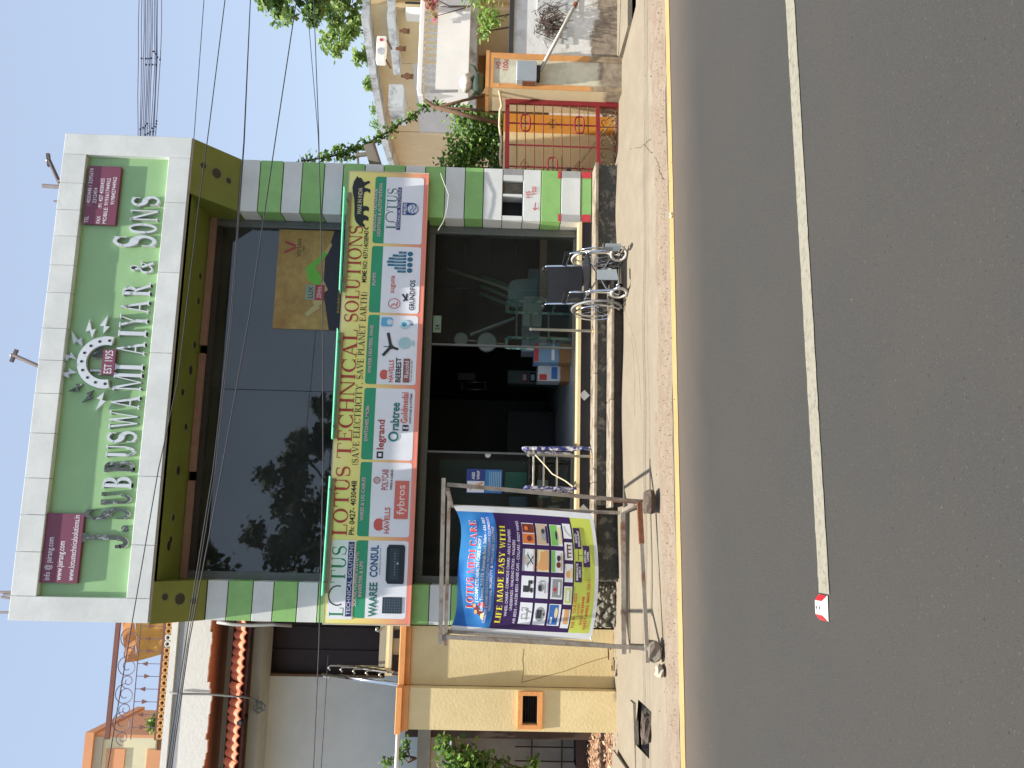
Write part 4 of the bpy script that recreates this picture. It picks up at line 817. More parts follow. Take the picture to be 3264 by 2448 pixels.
for s in (-1, 1):
    x = s*HW
    wt_('back_tube', curve([(x, .20, .12), (x, .19, .50), (x, .24, .90), (x, .33, .915)])); MB().tube([Wp(x, .29, .912), Wp(x, .40, .918)], .018, 10).build('push_handle', rubb, wc, True)
    wt_('arm_tube', curve([(x, .21, .66), (x, -.19, .66), (x, -.21, .46), (x, -.21, .20)])); MB().bbox(0, 1, 0, 1, 0, 1) if 0 else None
    a0, a1 = Wp(x, .14, .69), Wp(x, -.17, .69); MB().bar(a0, a1, .052, .036).build('arm_pad', vin, wc)
    wt_('seat_rail', [(x, .20, .46), (x, -.23, .46)], .013); wt_('lower_rail', [(x, .20, .17), (x, -.20, .21)])
    wt_('front_leg', curve([(x, -.18, .47), (x, -.25, .44), (x+s*.005, -.31, .17), (x-s*.02, -.38, .12)])); 
    wt_('castor_fork', [(x, -.20, .24), (x, -.20, .17), (x-.022, -.215, .10)], .009)
    # castor
    cs_ = empty('castor_wheel', Wp(x, -.215, .10)); cs_.parent = wc; cs_.location = Vector(Wp(x, -.215, .10))-Vector(wc['_o']); cs_['_o'] = Wp(x, -.215, .10)
    ax = Vector((math.cos(WA+(.75 if s > 0 else .25)), math.sin(WA+(.75 if s > 0 else .25)), 0)) if 1 else None
    MB().ring(cs_['_o'], ax, .085, .0165, 26, 8).build('tyre', rub_, cs_, True); MB().disc(Vector(cs_['_o'])-ax*.02, ax, .018, .04, 12).build('hub', chrome, cs_)
    uu = ax.orthogonal().normalized(); vv = ax.cross(uu)
    for k in range(6): d = uu*math.cos(k*math.pi/3)+vv*math.sin(k*math.pi/3); MB().bar(Vector(cs_['_o']), Vector(cs_['_o'])+d*.072, .012, .014).build('spoke', rubb, cs_)
    # big wheel
    c_ = Wp(s*.30, .17, .302); big = empty('rear_wheel', c_); big.parent = wc; big.location = Vector(c_)-Vector(wc['_o']); big['_o'] = c_
    axb = Vector((ca, sa, -.04*s)).normalized()
    MB().ring(c_, axb, .288, .014, 44, 8).build('tyre', M('wheel_tyre', S(140, 140, 138), .6, .1, 20) if s < 0 else rub_, big, True); MB().ring(Vector(c_), axb, .268, .009, 44, 6).build('rim', chrome, big, True)
    MB().ring(Vector(c_)+axb*s*.05, axb, .262, .009, 44, 7).build('hand_rim', chrome, big, True)
    MB().disc(Vector(c_)-axb*.04, axb, .022, .08, 12).build('hub', chrome, big)
    uu = axb.orthogonal().normalized(); vv = axb.cross(uu)
    for k in range(18): d = uu*math.cos(k*math.pi/9)+vv*math.sin(k*math.pi/9); MB().bar(Vector(c_)+axb*(.03 if k % 2 else -.03), Vector(c_)+d*.266, .003, .003).build('spoke', chrome, big)
    for k in range(4): d = uu*math.cos(k*math.pi/2+.4)+vv*math.sin(k*math.pi/2+.4); MB().bar(Vector(c_)+axb*s*.05+d*.262, Vector(c_)+axb*s*.01+d*.268, .008, .008).build('rim_bracket', chrome, big)
    MB().bar(Wp(s*.262, .05, .62), Wp(s*.262, -.05, .52), .006, .10).build('skirt_guard', vin, wc) if s < 0 else None
# sling seat and back
MB().grid(lambda u, v: Wp(-HW+2*HW*u, -.22+.41*v, .468-.03*math.sin(math.pi*u)*(1-.3*v)), 12, 6).build('seat', vin, wc, True)
MB().grid(lambda u, v: Wp(-HW+2*HW*u, .185+.045*v+.03*math.sin(math.pi*u), .47+.41*v-.012*math.sin(math.pi*u)*v), 12, 8).build('backrest', vin, wc, True)
MB().grid(lambda u, v: Wp(-HW+2*HW*u, -.222-.006*math.sin(math.pi*v), .468-.03*math.sin(math.pi*u)-.028*v), 12, 3).build('seat_front_hem', vin, wc, True)
for k, (a, b) in enumerate((((-HW, -.1, .44), (HW, -.1, .17)), ((HW, -.08, .44), (-HW, -.08, .17)))): wt_('cross_brace', [a, b], .010)
# foot plates: one folded up, one down
p = [Wp(-.13, -.40, .125), Wp(-.03, -.40, .125), Wp(-.03, -.385, .36), Wp(-.13, -.385, .36)]
MB().prism([Wp(-.145, -.385, .13), Wp(-.015, -.37, .15), Wp(-.02, -.35, .36), Wp(-.14, -.365, .36)], (0, .018, 0)).build('footplate', plast, wc)
wt_('footplate_hanger', [(-.215, -.32, .16), (-.19, -.38, .13), (-.14, -.38, .13)], .009)
MB().prism([Wp(.205, -.36, .11), Wp(.205, -.50, .115), Wp(.235, -.50, .115), Wp(.235, -.36, .11)], (0, 0, .17)).build('footplate', plast, wc)
MB().prism([Wp(.19, -.36, .30), Wp(.19, -.47, .30), Wp(.25, -.47, .30), Wp(.25, -.36, .30)], (0, 0, .012)).build('footplate_hinge', chrome, wc)
MB().bar(Wp(-HW-.015, -.06, .40), Wp(-HW-.02, -.02, .47), .012, .014).build('brake_lever', chrome, wc); MB().bar(Wp(HW+.015, -.06, .40), Wp(HW+.02, -.02, .47), .012, .014).build('brake_lever', chrome, wc)

# ================================================================= walking frames wrapped in plastic
def wrapmat(nm, a, b, c3):
    mt = M(nm, S(*a), .3, .3, 30, .6, 40, col2=S(*b), c2scale=14, c2amt=.48, c2sharp=.05); return mt
tealw = wrapmat('teal_wrap', (84, 186, 180), (232, 242, 240), None); bluew = wrapmat('blue_wrap', (44, 52, 112), (214, 210, 214), None)
def walker(name, label, P, mat, w_, d_, h, rot):
    e_ = empty(name, P, label, 'walking frame'); c2, s2 = math.cos(rot), math.sin(rot)
    q = lambda x, y, z: (P[0]+x*c2-y*s2, P[1]+x*s2+y*c2, P[2]+z)
    def t(nm, pts, r=.018, m3=mat): 
        fine = []
        for a, b in zip(pts, pts[1:]):
            n = max(2, int((Vector(b)-Vector(a)).length/.035))
            for k in range(n): fine.append(Vector(a).lerp(Vector(b), k/n))
        fine.append(Vector(pts[-1])); rs = [r*ru(.8, 1.25) for _ in fine]
        MB().tube([q(*p) for p in fine], rs, 7).build(nm, m3, e_, True)
    for s in (-1, 1):
        t('leg', [(s*w_/2, -d_/2, 0), (s*w_/2, -d_/2, h-.05)]); t('leg', [(s*w_/2, d_/2, 0), (s*w_/2, d_/2, h-.05)]); t('hand_grip', [(s*w_/2, -d_/2, h-.05), (s*w_/2, -d_/2+.03, h), (s*w_/2, d_/2-.03, h), (s*w_/2, d_/2, h-.05)], .022); t('side_bar', [(s*w_/2, -d_/2, .25), (s*w_/2, d_/2, .25)], .014)
    t('cross_bar', [(-w_/2, d_/2, h*.62), (w_/2, d_/2, h*.62)], .014, steel); t('cross_bar', [(-w_/2, d_/2, h*.35), (w_/2, d_/2, h*.35)], .014, steel); t('cross_bar', [(-w_/2, -d_/2, h*.86), (w_/2, -d_/2, h*.86)], .012, steel)
    return e_
walker('walking_frame', 'teal plastic wrapped walking frame standing just inside the right glass', (2.69, .62, .523), tealw, .50, .40, .86, .12)
walker('walking_frame', 'navy and white wrapped walking frame standing at the shop doorway', (.78, .10, .36 if 0 else .5235), bluew, .46, .34, .60, .05)
MB().tube([(1.035, -.1, .365), (1.03, -.08, .7), (1.02, -.05, 1.12), (1.02, .0, 1.16)], [.022, .024, .024, .026], 8).build('wrapped_pole', bluew); tag(bpy.data.objects['wrapped_pole'], 'navy patterned wrapped pole leaning upright on the step edge', 'pole')

# ================================================================= things inside the shop
def carton(x, y, z, w_, d_, h, mat, label, marks=(), rz=0, cat='box', name='carton'):
    e_ = empty(name, (x, y, z), label, cat); MB().bbox(x-w_/2, x+w_/2, y, y+d_, z, z+h, .004).build('box_body', mat, e_)
    if marks: prints('box_print', [(m_(x, z), mt) for m_, mt in marks], y, e_)
    return e_
cbr = M('cardboard', S(164, 120, 74), .8, .1, 6); cwh = M('white_carton', S(206, 212, 214), .6, .06, 5); cbl = M('blue_carton', S(120, 156, 190), .6, .1, 5)
F0 = .5235
carton(2.36, .75, F0, .26, .3, .16, cbr, 'brown carton at the bottom of the stack by the doorway')
carton(2.36, .75, F0+.161, .26, .3, .33, cbl, 'pale blue product carton standing on the brown carton', [(lambda x, z: rectp(x-.12, z+.27, x+.12, z+.325), paint((190, 60, 56))), (lambda x, z: rectp(x-.1, z+.06, x+.1, z+.10), white)])
carton(2.14, 1.0, F0, .22, .3, .12, cbr, 'small brown carton on the floor behind the doorway edge')
carton(2.14, 1.0, F0+.121, .22, .3, .30, cwh, 'white product carton with a red label inside the doorway', [(lambda x, z: rectp(x-.1, z+.18, x-.02, z+.28), paint((200, 60, 60))), (lambda x, z: rectp(x-.08, z+.04, x+.08, z+.12), pbl)])
carton(2.95, 1.05, F0, .5, .4, .38, paint((52, 66, 88)), 'dark blue storage box behind the teal walking frame'); carton(2.98, 1.0, F0+.381, .42, .4, .26, cwh, 'white carton lying on the dark blue storage box')
carton(2.70, 1.5, F0, .34, .4, .62, cwh, 'tall white carton behind the teal walking frame')
carton(3.52, 1.5, F0, .42, .4, .55, cwh, 'white carton against the wall behind the wheelchair')
# plastic chair
ch = empty('plastic_chair', (3.30, 1.0, F0), 'pale plastic chair inside the glass behind the wheelchair', 'chair'); pch = M('pale_plastic', S(176, 196, 200), .4, .05, 5)
for sx in (-.2, .2):
    for sy in (-.19, .19): MB().tube([(3.30+sx*1.1, 1.0+sy*1.1, F0), (3.30+sx, 1.0+sy, F0+.42)], [.016, .022], 6).build('leg', pch, ch, True)
MB().grid(lambda u, v: (3.30-.22+.44*u, .80+.42*v, F0+.43-.02*math.sin(math.pi*u)*math.sin(math.pi*v)), 8, 8).build('seat', pch, ch, True)
mb = MB()
for fx in (0, .012): mb.grid(lambda u, v: (3.30-.2*(1-.15*v**3)+.4*(1-.15*v**3)*u, 1.2+.08*v+fx+.03*math.cos(math.pi*u), F0+.44+.40*v-.05*(2*u-1)**4), 8, 8)
mb.build('backrest', pch, ch, True)
# leaning tubes
grt = M('green_tube', S(126, 176, 148), .3, .1, 8); beige = M('beige_tube', S(206, 210, 182), .4, .1, 8)
ends = [((1425, 857), (1650, 930), beige, 'beige plastic tube leaning, longest of the bundle behind the right glass'), ((1535, 880), (1755, 960), grt, 'green tube leaning nearest the wall in the bundle behind the right glass'), ((1545, 890), (1760, 990), grt, 'green tube leaning second in the bundle behind the right glass'), ((1530, 910), (1765, 1010), grt, 'green tube leaning third in the bundle behind the right glass'), ((1530, 935), (1770, 1030), grt, 'green tube leaning lowest in the bundle behind the right glass')]
for (a, b, mt, lab) in ends:
    A = PY(*a, 1.6); B = PY(*b, 1.45); d = (B-A).normalized(); B = B+d*((F0+.02-B.z)/d.z) if d.z < 0 else B; o = MB().tube([A, B], .022, 8).build('plastic_tube', mt, None, True); tag(o, lab, 'tube', 'tubes leaning behind the right glass')
# plank and round lamps
A = PY(1500, 1068, 1.8); B = PY(1640, 1015, 1.8); tag(MB().bar(A, B, .10, .03).build('white_board', cwh), 'white board leaning beside two round lamps inside', 'board')
for k, (sx, sy, r) in enumerate(((1470, 1083, .1), (1552, 1092, .14))):
    c = PY(sx, sy, 1.7); e_ = empty('round_lamp', c, ('smaller upper' if k == 0 else 'larger lower')+' round white lamp on the stand inside the doorway', 'lamp', 'round lamps')
    mb = MB(); mb.disc(c, (0, -1, 0), r, .03, 22); mb.build('shade', cwh, e_); MB().ring(c+Vector((0, -.03, 0)), (0, 1, 0), r*.96, .008, 22, 6).build('rim', pg, e_)
    MB().tube([c+Vector((0, .02, 0)), c+Vector((0, .06, -.3))], .012, 6).build('stem', steel, e_)
# inner door with pull handle and notices
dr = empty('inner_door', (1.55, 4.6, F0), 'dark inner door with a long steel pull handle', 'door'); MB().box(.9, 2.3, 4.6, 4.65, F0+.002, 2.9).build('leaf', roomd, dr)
A = PY(1468, 1225, 4.52); B = PY(1552, 1225, 4.52)
for dy in (1218, 1242): a = PY(1466, dy, 4.5); b = PY(1556, dy, 4.5); MB().tube([a, b], .02, 8).build('handle_bar', steel, dr, True)
for sx in (1473, 1547): a = PY(sx, 1218, 4.5); b = PY(sx, 1242, 4.5); MB().tube([a, b], .014, 6).build('handle_bracket', steel, dr)
nt_ = PY(1459, 1188, 4.55); n2 = PY(1514, 1212, 4.55); tag(MB().box(min(nt_.x, n2.x), max(nt_.x, n2.x), 4.55, 4.56, n2.z, nt_.z).build('notice_sheet', paint((120, 134, 130))), 'pale notice sheet on the dark inner door', 'notice')
# side cabinet with framed pictures
a = PY(1645, 1180, 2.6); b = PY(1790, 1225, 2.6); cb = empty('display_rack', (2.2, 2.6, F0), 'narrow rack of framed switch samples inside the doorway', 'rack')
MB().box(b.x, a.x, 2.62, 2.9, F0+.002, a.z+.12).build('rack_body', M('rack_grey', S(96, 110, 106), .6, .1, 5), cb)
for k, sx in enumerate((1672, 1698, 1722, 1748, 1772)):
    p = PY(sx, 1203, 2.6); f = MB().box(p.x-.07, p.x+.07, 2.6, 2.618, p.z-.045, p.z+.045).build('sample_frame', black if k else paint((150, 60, 60)), cb); MB().box(p.x-.045, p.x+.045, 2.594, 2.599, p.z-.028, p.z+.028).build('sample_face', cwh, f)
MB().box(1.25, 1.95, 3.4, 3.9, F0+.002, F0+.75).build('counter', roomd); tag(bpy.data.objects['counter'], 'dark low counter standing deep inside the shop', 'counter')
# left window things
pst = empty('wrap_poster', (.5, .36, 1.3), 'blue product poster with lettering stuck on the left glass', 'poster')
a = PY(1488, 1494, .33); b = PY(1600, 1574, .33); MB().box(b.x, a.x, .328, .333, b.z, a.z).build('poster_sheet', paint((48, 66, 136)), pst)
W_, H_ = a.x-b.x, a.z-b.z
prints('poster_print', [(rectp(b.x+.01, b.z+H_*.5, b.x+W_*.5, a.z-.01), wht), (rectp(b.x+.01, b.z+.01, a.x-.01, b.z+H_*.48), paint((60, 130, 180))), (seg([(b.x+.05, a.z-.04), (b.x+.09, a.z-.12), (b.x+.13, a.z-.20)], .03), pskn), (sans('ABS', .035, w=.09, x=a.x-.13, y=a.z-.10, bold=.02)+sans('WRAP', .035, w=.11, x=a.x-.13, y=a.z-.16, bold=.02), wb), (sum([rectp(b.x+.03, b.z+.02+.022*k, a.x-.03, b.z+.026+.022*k) for k in range(7)], []), paint((190, 214, 230)))], .328, pst)
cyan = M('cyan_box', S(84, 176, 160), .5, .08, 5)
carton(.66, .75, F0+.55, .26, .2, .28, cyan, 'turquoise box on the shelf behind the left glass'); carton(.38, .72, F0+.55, .2, .2, .22, paint((96, 140, 170)), 'greyish blue box on the shelf beside the turquoise box')
sf = empty('window_shelf', (.3, .7, F0), 'dark shelf with boxes and leaflets behind the left glass', 'shelf'); MB().box(-.45, .95, .6, 1.0, F0+.52, F0+.548).build('shelf_board', roomd, sf)
for x in (-.43, .93): MB().box(x-.015, x+.015, .6, 1.0, F0+.002, F0+.519).build('shelf_side', roomd, sf)
MB().box(-.45, .95, .98, 1.0, F0+.55, 2.2).build('shelf_back', M('teal_back', S(40, 70, 68), .6, .2, 4), sf)
random.seed(8)
for k in range(9):
    x = .02+.1*k*ru(.8, 1.1); z = F0+ru(.05, .4); o = MB().bar((x, .58, z), (x+ru(-.06, .06), .575, z+ru(.1, .16)), .075, .003).build('leaflet', paint([(150, 190, 210), (206, 210, 206), (180, 160, 120)][k % 3]), sf)
st = MB().disc(PY(1555, 1450, .335), (0, -1, 0), .035, .002, 16).build('round_sticker', paint((196, 200, 202))); tag(st, 'small round pale sticker on the glass above the left walking frame', 'sticker')
a = PY(1382, 1006, .34); b = PY(1405, 1060, .34); e_ = empty('glass_sticker', a, 'small pale green number sticker high on the right glass', 'sticker'); MB().box(b.x, a.x, .338, .342, b.z, a.z).build('sticker_sheet', paint((130, 160, 140)), e_); prints('sticker_number', [(sans('24', .05, w=.07, x=b.x+.03, y=b.z+.02, bold=.02), blk)], .338, e_)
# shelves deep on the right wall, dim
for k, z in enumerate((1.2, 1.6, 2.0)): tag(MB().box(3.2, 4.4, 2.2, 2.5, z, z+.03).build('wall_shelf', roomd), ['lowest', 'middle', 'topmost'][k]+' dim wall shelf deep behind the right glass', 'shelf', 'wall shelves inside')
# ================================================================= left: cream compound wall and its gate pier
cream = M('cream_plaster', S(234, 212, 160), .9, .05, 3, .16, 34, col2=S(216, 192, 138), c2scale=1.8, c2amt=.34, c2sharp=.2); orange = M('orange_coping', S(232, 160, 94), .8, .08, 5, .15, 30)
stained(cream, S(158, 142, 114), .05, .09, 4)
cw = empty('compound_wall', (-1.4, .1, 0), 'cream plastered compound wall with orange coping left of the shop', 'wall')
MB().box(-1.705, -1.056, .03, .22, -.05, 2.40).build('wall_panel', cream, cw)
MB().bbox(-1.70, -1.05, -.055, .30, 2.455, 2.525, .006).build('coping', orange, cw); MB().box(-1.70, -1.054, -.01, .26, 2.402, 2.4545).build('coping_mould', orange, cw)
crk = M('hairline', S(150, 122, 76), .9, .1, 10)
for pts in (((1668, 2068), (1666, 2100), (1670, 2130), (1664, 2160), (1662, 2178)), ((1662, 2175), (1720, 2160), (1800, 2140), (1880, 2110), (1940, 2092))):
    v = [PY(a+ru(-2, 2), b, .029) for a, b in pts]; mb = MB()
    for a, b in zip(v, v[1:]): n = Vector((-(b-a).z, 0, (b-a).x)).normalized()*.0035; mb.poly([a-n, b-n, b+n, a+n])
    mb.build('plaster_crack', crk, cw)
gp_ = empty('gate_pier', (-1.93, -.1, 0), 'cream gate pier with a letter slot left of the compound wall', 'pier')
MB().box(-2.155, -1.712, -.15, .26, -.05, 2.388).build('pier_body', cream, gp_) if 0 else None
a = PY(1666, 2216, -.15); b = PY(1712, 2310, -.15)      # slot opening
mb = MB(); sx0, sx1, sz0, sz1 = b.x, a.x, b.z, a.z
mb.box(-2.155, sx0, -.15, .26, -.05, 2.388).box(sx1, -1.712, -.15, .26, -.05, 2.388).box(sx0, sx1, -.15, .26, -.05, sz0).box(sx0, sx1, -.15, .26, sz1, 2.388)
mb.build('pier_body', cream, gp_)
MB().box(sx0, sx1, .0, .01, sz0, sz1).build('slot_back', M('slot_dark', S(40, 36, 34), .8, .3, 20), gp_)
for k in range(6): MB().box(sx0+.01, sx1-.01, -.10, -.06, sz0+.012+k*(sz1-sz0)/6, sz0+.018+k*(sz1-sz0)/6).build('slot_grille', black, gp_)
m_ = .045
for nm, q in (('slot_frame', (sx0-m_, sx1+m_, sz1, sz1+.055)), ('slot_frame', (sx0-m_, sx1+m_, sz0-.055, sz0)), ('slot_frame', (sx0-m_, sx0, sz0, sz1)), ('slot_frame', (sx1, sx1+m_, sz0, sz1))): MB().box(q[0]+.0005, q[1]-.0005, -.185, -.1505, q[2]+.0005, q[3]-.0005).build(nm, orange, gp_)
MB().bbox(-2.20, -1.70, -.205, .30, 2.46, 2.528, .006).build('coping', orange, gp_); MB().box(-2.17, -1.705, -.17, .27, 2.39, 2.459).build('coping_mould', orange, gp_)
# twigs at the foot of the wall
random.seed(31); tw = M('dry_twig', S(70, 52, 40), .9, .2, 20)
tg = empty('twig_heap', (-1.35, -.2, .06), 'small heap of dry twigs at the foot of the cream wall', 'twigs')
for k in range(10): x = ru(-1.5, -1.2); y = ru(-.28, -.08); MB().bar((x, y, .065+.01*k), (x+ru(-.14, .14), y+ru(-.06, .06), .07+.008*k), .012, .012).build('twig', tw, tg)
sl = empty('drain_slab', (-1.95, -1.3, .02), 'broken concrete slab lying across the open drain before the pier', 'slab'); 
MB().prism([(-2.32, -1.42, .015), (-1.62, -1.36, .03), (-1.62, -1.16, .03), (-2.32, -1.2, .015)], (0, 0, .045)).build('slab_piece', conc, sl)
rock((-1.72, -1.95, .0), (.13, .09, .05), stone_d, 'kerb_stone', 'dark broken kerb stone beside the open drain', 17)
# driveway behind the opening with leaf litter
mb = MB(); mb.box(-5.2, -2.2, -.34, 6.5, -.02, .03); tag(mb.build('driveway', M('driveway_earth', S(150, 118, 92), .95, .2, 7, .5, 40)), kind='structure')
mb = MB(); mb.prism([(-5.5, -1.9, .062), (-2.3, -1.9, .062), (-2.3, -.3, .10), (-5.5, -.3, .10)], (0, 0, .02)); tag(mb.build('driveway_ramp', conc), kind='structure')
random.seed(33); mb = MB()
for k in range(2600):
    x = ru(-4.6, -2.2); y = ru(-.3, 3.2); a = ru(0, 6.3); L = ru(.03, .08); d = Vector((math.cos(a), math.sin(a), ru(-.2, .5)))*L; n = Vector((-math.sin(a), math.cos(a), ru(-.3, .3)))*L*.3; p = Vector((x, y, .036+ru(0, .03)))
    mb.add([p, p+d*.5+n, p+d, p+d*.5-n], [(0, 1, 2, 3)], k % 3)
tag(mb.build('leaf_litter', [M('dead_leaf', S(150, 112, 84), .9, .2, 20), M('dead_leaf_dark', S(104, 74, 56), .9, .2, 20), M('dead_leaf_pale', S(186, 154, 122), .9, .2, 20)]), 'brown dead leaves strewn over the driveway', 'leaves', kind='stuff')

# ================================================================= left: white house behind the wall
hw = M('whitewash', S(222, 226, 222), .9, .04, 2, .15, 22, col2=S(200, 205, 202), c2scale=1.2, c2amt=.36, c2sharp=.25); fas = M('fascia_white', S(240, 238, 228), .9, .04, 3, .12, 26)
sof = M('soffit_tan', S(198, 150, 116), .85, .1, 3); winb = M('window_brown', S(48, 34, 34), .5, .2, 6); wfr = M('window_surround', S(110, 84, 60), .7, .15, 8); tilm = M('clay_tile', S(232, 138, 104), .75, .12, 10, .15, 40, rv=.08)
lh = empty('white_house', (-3.2, 3.5, 0), 'white house with clay tile awning and dark window left of the shop', 'house')
HY = 2.5
MB().box(-5.2, -2.03, HY, HY+.2, 2.0, 5.36).build('wall', hw, lh); MB().box(-2.03, -1.06, HY, HY+.2, 4.70, 5.36).build('wall', hw, lh); MB().box(-2.03, -1.06, HY, HY+.2, 2.0, 2.95).build('wall', hw, lh)
MB().box(-1.995, -1.06, HY+.14, HY+.18, 3.0, 4.66).build('window', winb, lh); MB().box(-2.029, -1.996, HY-.02, HY+.15, 2.96, 4.69).build('window_frame', wfr, lh); MB().box(-1.995, -1.06, HY-.02, HY+.15, 4.661, 4.692).build('window_frame', wfr, lh)
MB().box(-1.99, -1.06, HY+.05, HY+.12, 2.952, 3.03).build('window_sill', M('plum_sill', S(86, 62, 70), .6, .1, 5), lh)
for x in (-1.70, -1.38): MB().box(x-.02, x+.02, HY+.11, HY+.139, 3.03, 4.66).build('window_mullion', winb, lh)
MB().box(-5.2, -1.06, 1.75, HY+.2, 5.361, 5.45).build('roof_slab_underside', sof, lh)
MB().box(-5.2, -1.06, 1.70, 1.85, 5.451, 5.76).build('fascia', fas, lh) if 0 else None
random.seed(41)
top = []; bot = []
xs = [-5.2+.08*i for i in range(52)]
mb = MB()
for a, b in zip(xs, xs[1:]):
    za = 5.16+.035*math.sin(a*3.1)+.02*math.sin(a*9)+ru(-.012, .012); zb = za+ru(-.02, .02)
    mb.box(a, b-.0002, 1.702, 1.75, za, 5.54)
mb.build('fascia', fas, lh)
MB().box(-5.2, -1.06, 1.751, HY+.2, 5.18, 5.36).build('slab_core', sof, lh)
for k, xa in enumerate((-5.2, -2.95)): MB().box(xa, (-2.955, -1.06)[k], 1.73, 1.86, 5.541, 5.62).build('parapet_ledge', M('ledge_grey', S(178, 186, 190), .85, .06, 4), lh)
MB().box(-5.2, -1.06, 1.68, 1.9, 5.621, 5.70).build('parapet', fas, lh)
MB().box(-5.2, -1.06, 1.75, 8, 5.45, 5.54).build('roof_terrace', hw, lh) if 0 else None
MB().box(-5.2, -1.06, 1.95, 2.499, 4.55, 4.68).build('tile_beam', M('beam_grey', S(176, 178, 168), .85, .08, 4), lh)
# clay tiles in two courses
def tile_mesh(nm):
    mb = MB(); n = 6
    for i in range(n):
        a = -1+2*i/n; b = -1+2*(i+1)/n; f = lambda t: .035*math.cos(t*math.pi/2)
        mb.add([(a*.055, 0, f(a)), (b*.055, 0, f(b)), (b*.055, .30, f(b)+.21), (a*.055, .30, f(a)+.21)], [(0, 1, 2, 3)])
        mb.add([(a*.055, 0, f(a)), (b*.055, 0, f(b)), (b*.055, .002, f(b)-.018), (a*.055, .002, f(a)-.018)], [(3, 2, 1, 0)])
    me = bpy.data.meshes.new(nm); me.from_pydata(mb.v, [], mb.f); me.materials.append(tilm); return me
tme = tile_mesh('clay_tile'); og = Vector(lh['_o'])
for i in range(38):
    x = -1.09-.108*i
    o = bpy.data.objects.new('clay_tile', tme); COL.objects.link(o); o.parent = lh; o.location = Vector((x, 1.66+ru(-.012, .012), 4.715+ru(-.006, .006)))-og; o.rotation_euler = (ru(-.02, .02), ru(-.05, .05), ru(-.04, .04))
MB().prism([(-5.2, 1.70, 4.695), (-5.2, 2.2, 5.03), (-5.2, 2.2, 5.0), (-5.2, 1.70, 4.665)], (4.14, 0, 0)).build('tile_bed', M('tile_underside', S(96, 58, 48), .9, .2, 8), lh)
MB().box(-5.2, -1.06, 2.0, 2.499, 4.681, 4.70).build('awning_slab', hw, lh)
# small pvc outlet and cables on the house
o = MB(); o.disc(PY(763, 2305, 1.62), (0, -1, .1), .035, .01, 14); p = PY(763, 2305, 1.63); o.tube([p, p+Vector((0, .4, .02))], .035, 12); o.build('outlet_pipe', M('outlet_dark', S(30, 30, 30), .6, .1, 8), lh)
cabm = M('grey_cable', S(120, 124, 122), .6, .1, 10)
cpts = [PY(540, 2208, 1.66), PY(580, 2212, 1.66), PY(665, 2213, 1.66), PY(740, 2219, 1.63), PY(772, 2221, 1.62), PY(800, 2226, 1.75), PY(812, 2240, 1.85), PY(810, 2262, 1.9), PY(822, 2274, 1.9), PY(836, 2266, 1.9), PY(832, 2246, 1.9), PY(818, 2234, 1.9), PY(830, 2237, 1.9), PY(846, 2250, 1.9), PY(842, 2266, 1.9), PY(825, 2255, 1.9)]
tag(MB().tube(cpts, .014, 7).build('coiled_cable', cabm, None, True), 'grey cable hanging down the white house ending in a coil', 'cable')
pv = [PY(693, 1983, 1.5), PY(740, 1990, 1.45), PY(800, 1993, 1.4), PY(870, 1990, 1.4), PY(930, 1994, 1.4)]
tag(MB().tube(pv, .024, 8).build('bent_pipe', M('grey_pvc', S(150, 152, 148), .5, .08, 8), None, True), 'grey bent pipe between the shop and the white house eaves', 'pipe')
hk = [PY(1250, 1984, -.02), PY(1235, 1985, -.04), PY(1222, 1998, -.05), PY(1210, 2013, -.05), PY(1200, 2009, -.05), PY(1202, 2000, -.05)]
tag(MB().tube(hk, .018, 8).build('hook_pipe', steel, None, True), 'curled steel pipe end at the left edge of the shop board', 'pipe')
# steel stair railing between wall and house
rl = empty('stair_railing', (-1.6, 1.0, 2.4), 'shiny steel stair railing rising behind the cream wall', 'railing')
a = PY(1030, 2148, 1.55); b = PY(1272, 2182, .5)
MB().tube([a+Vector((-.04, 0, -.09)), a+Vector((-.03, 0, -.02)), a, b], .026, 8).build('handrail', chrome, rl, True)
for k in range(5):
    p = a.lerp(b, .22+.17*k); q = p+Vector((.16-.03*k, .05, .05)); MB().tube([p+Vector((.05, .12, .13)), p+Vector((.085, .12, .16)), p+Vector((.11, .12, .13)), p+Vector((.11, .12, -.5))], .012, 6).build('baluster', steel, rl, True)
for dz in (.07, .14, .2): MB().tube([a+Vector((.10, .1, -dz-.1)), b+Vector((.12, .1, -dz+.22))], .011, 6).build('rail_rod', steel, rl)
# landing with cream steps seen over the wall
ld = empty('stair_landing', (-1.4, .9, 2.3), 'cream concrete landing edge between the wall coping and dark window', 'landing')
MB().box(-1.75, -1.06, .9, 1.1, 2.0, 2.78).build('landing_block', M('cream_light', S(222, 206, 166), .8, .06, 4), ld); MB().box(-1.72, -1.06, .86, .9, 2.70, 2.74).build('landing_lip', M('cream_lip', S(232, 216, 178), .7, .05, 4), ld)
MB().box(-1.74, -1.5, .885, .899, 2.62, 2.69).build('landing_slot', winb, ld); MB().box(-1.30, -1.2, .885, .899, 2.62, 2.69).build('landing_slot', winb, ld)
MB().box(-1.74, -1.06, 1.5, 1.7, 2.0, 2.93).build('upper_step', M('plaster_grey', S(186, 178, 158), .8, .06, 4), ld)
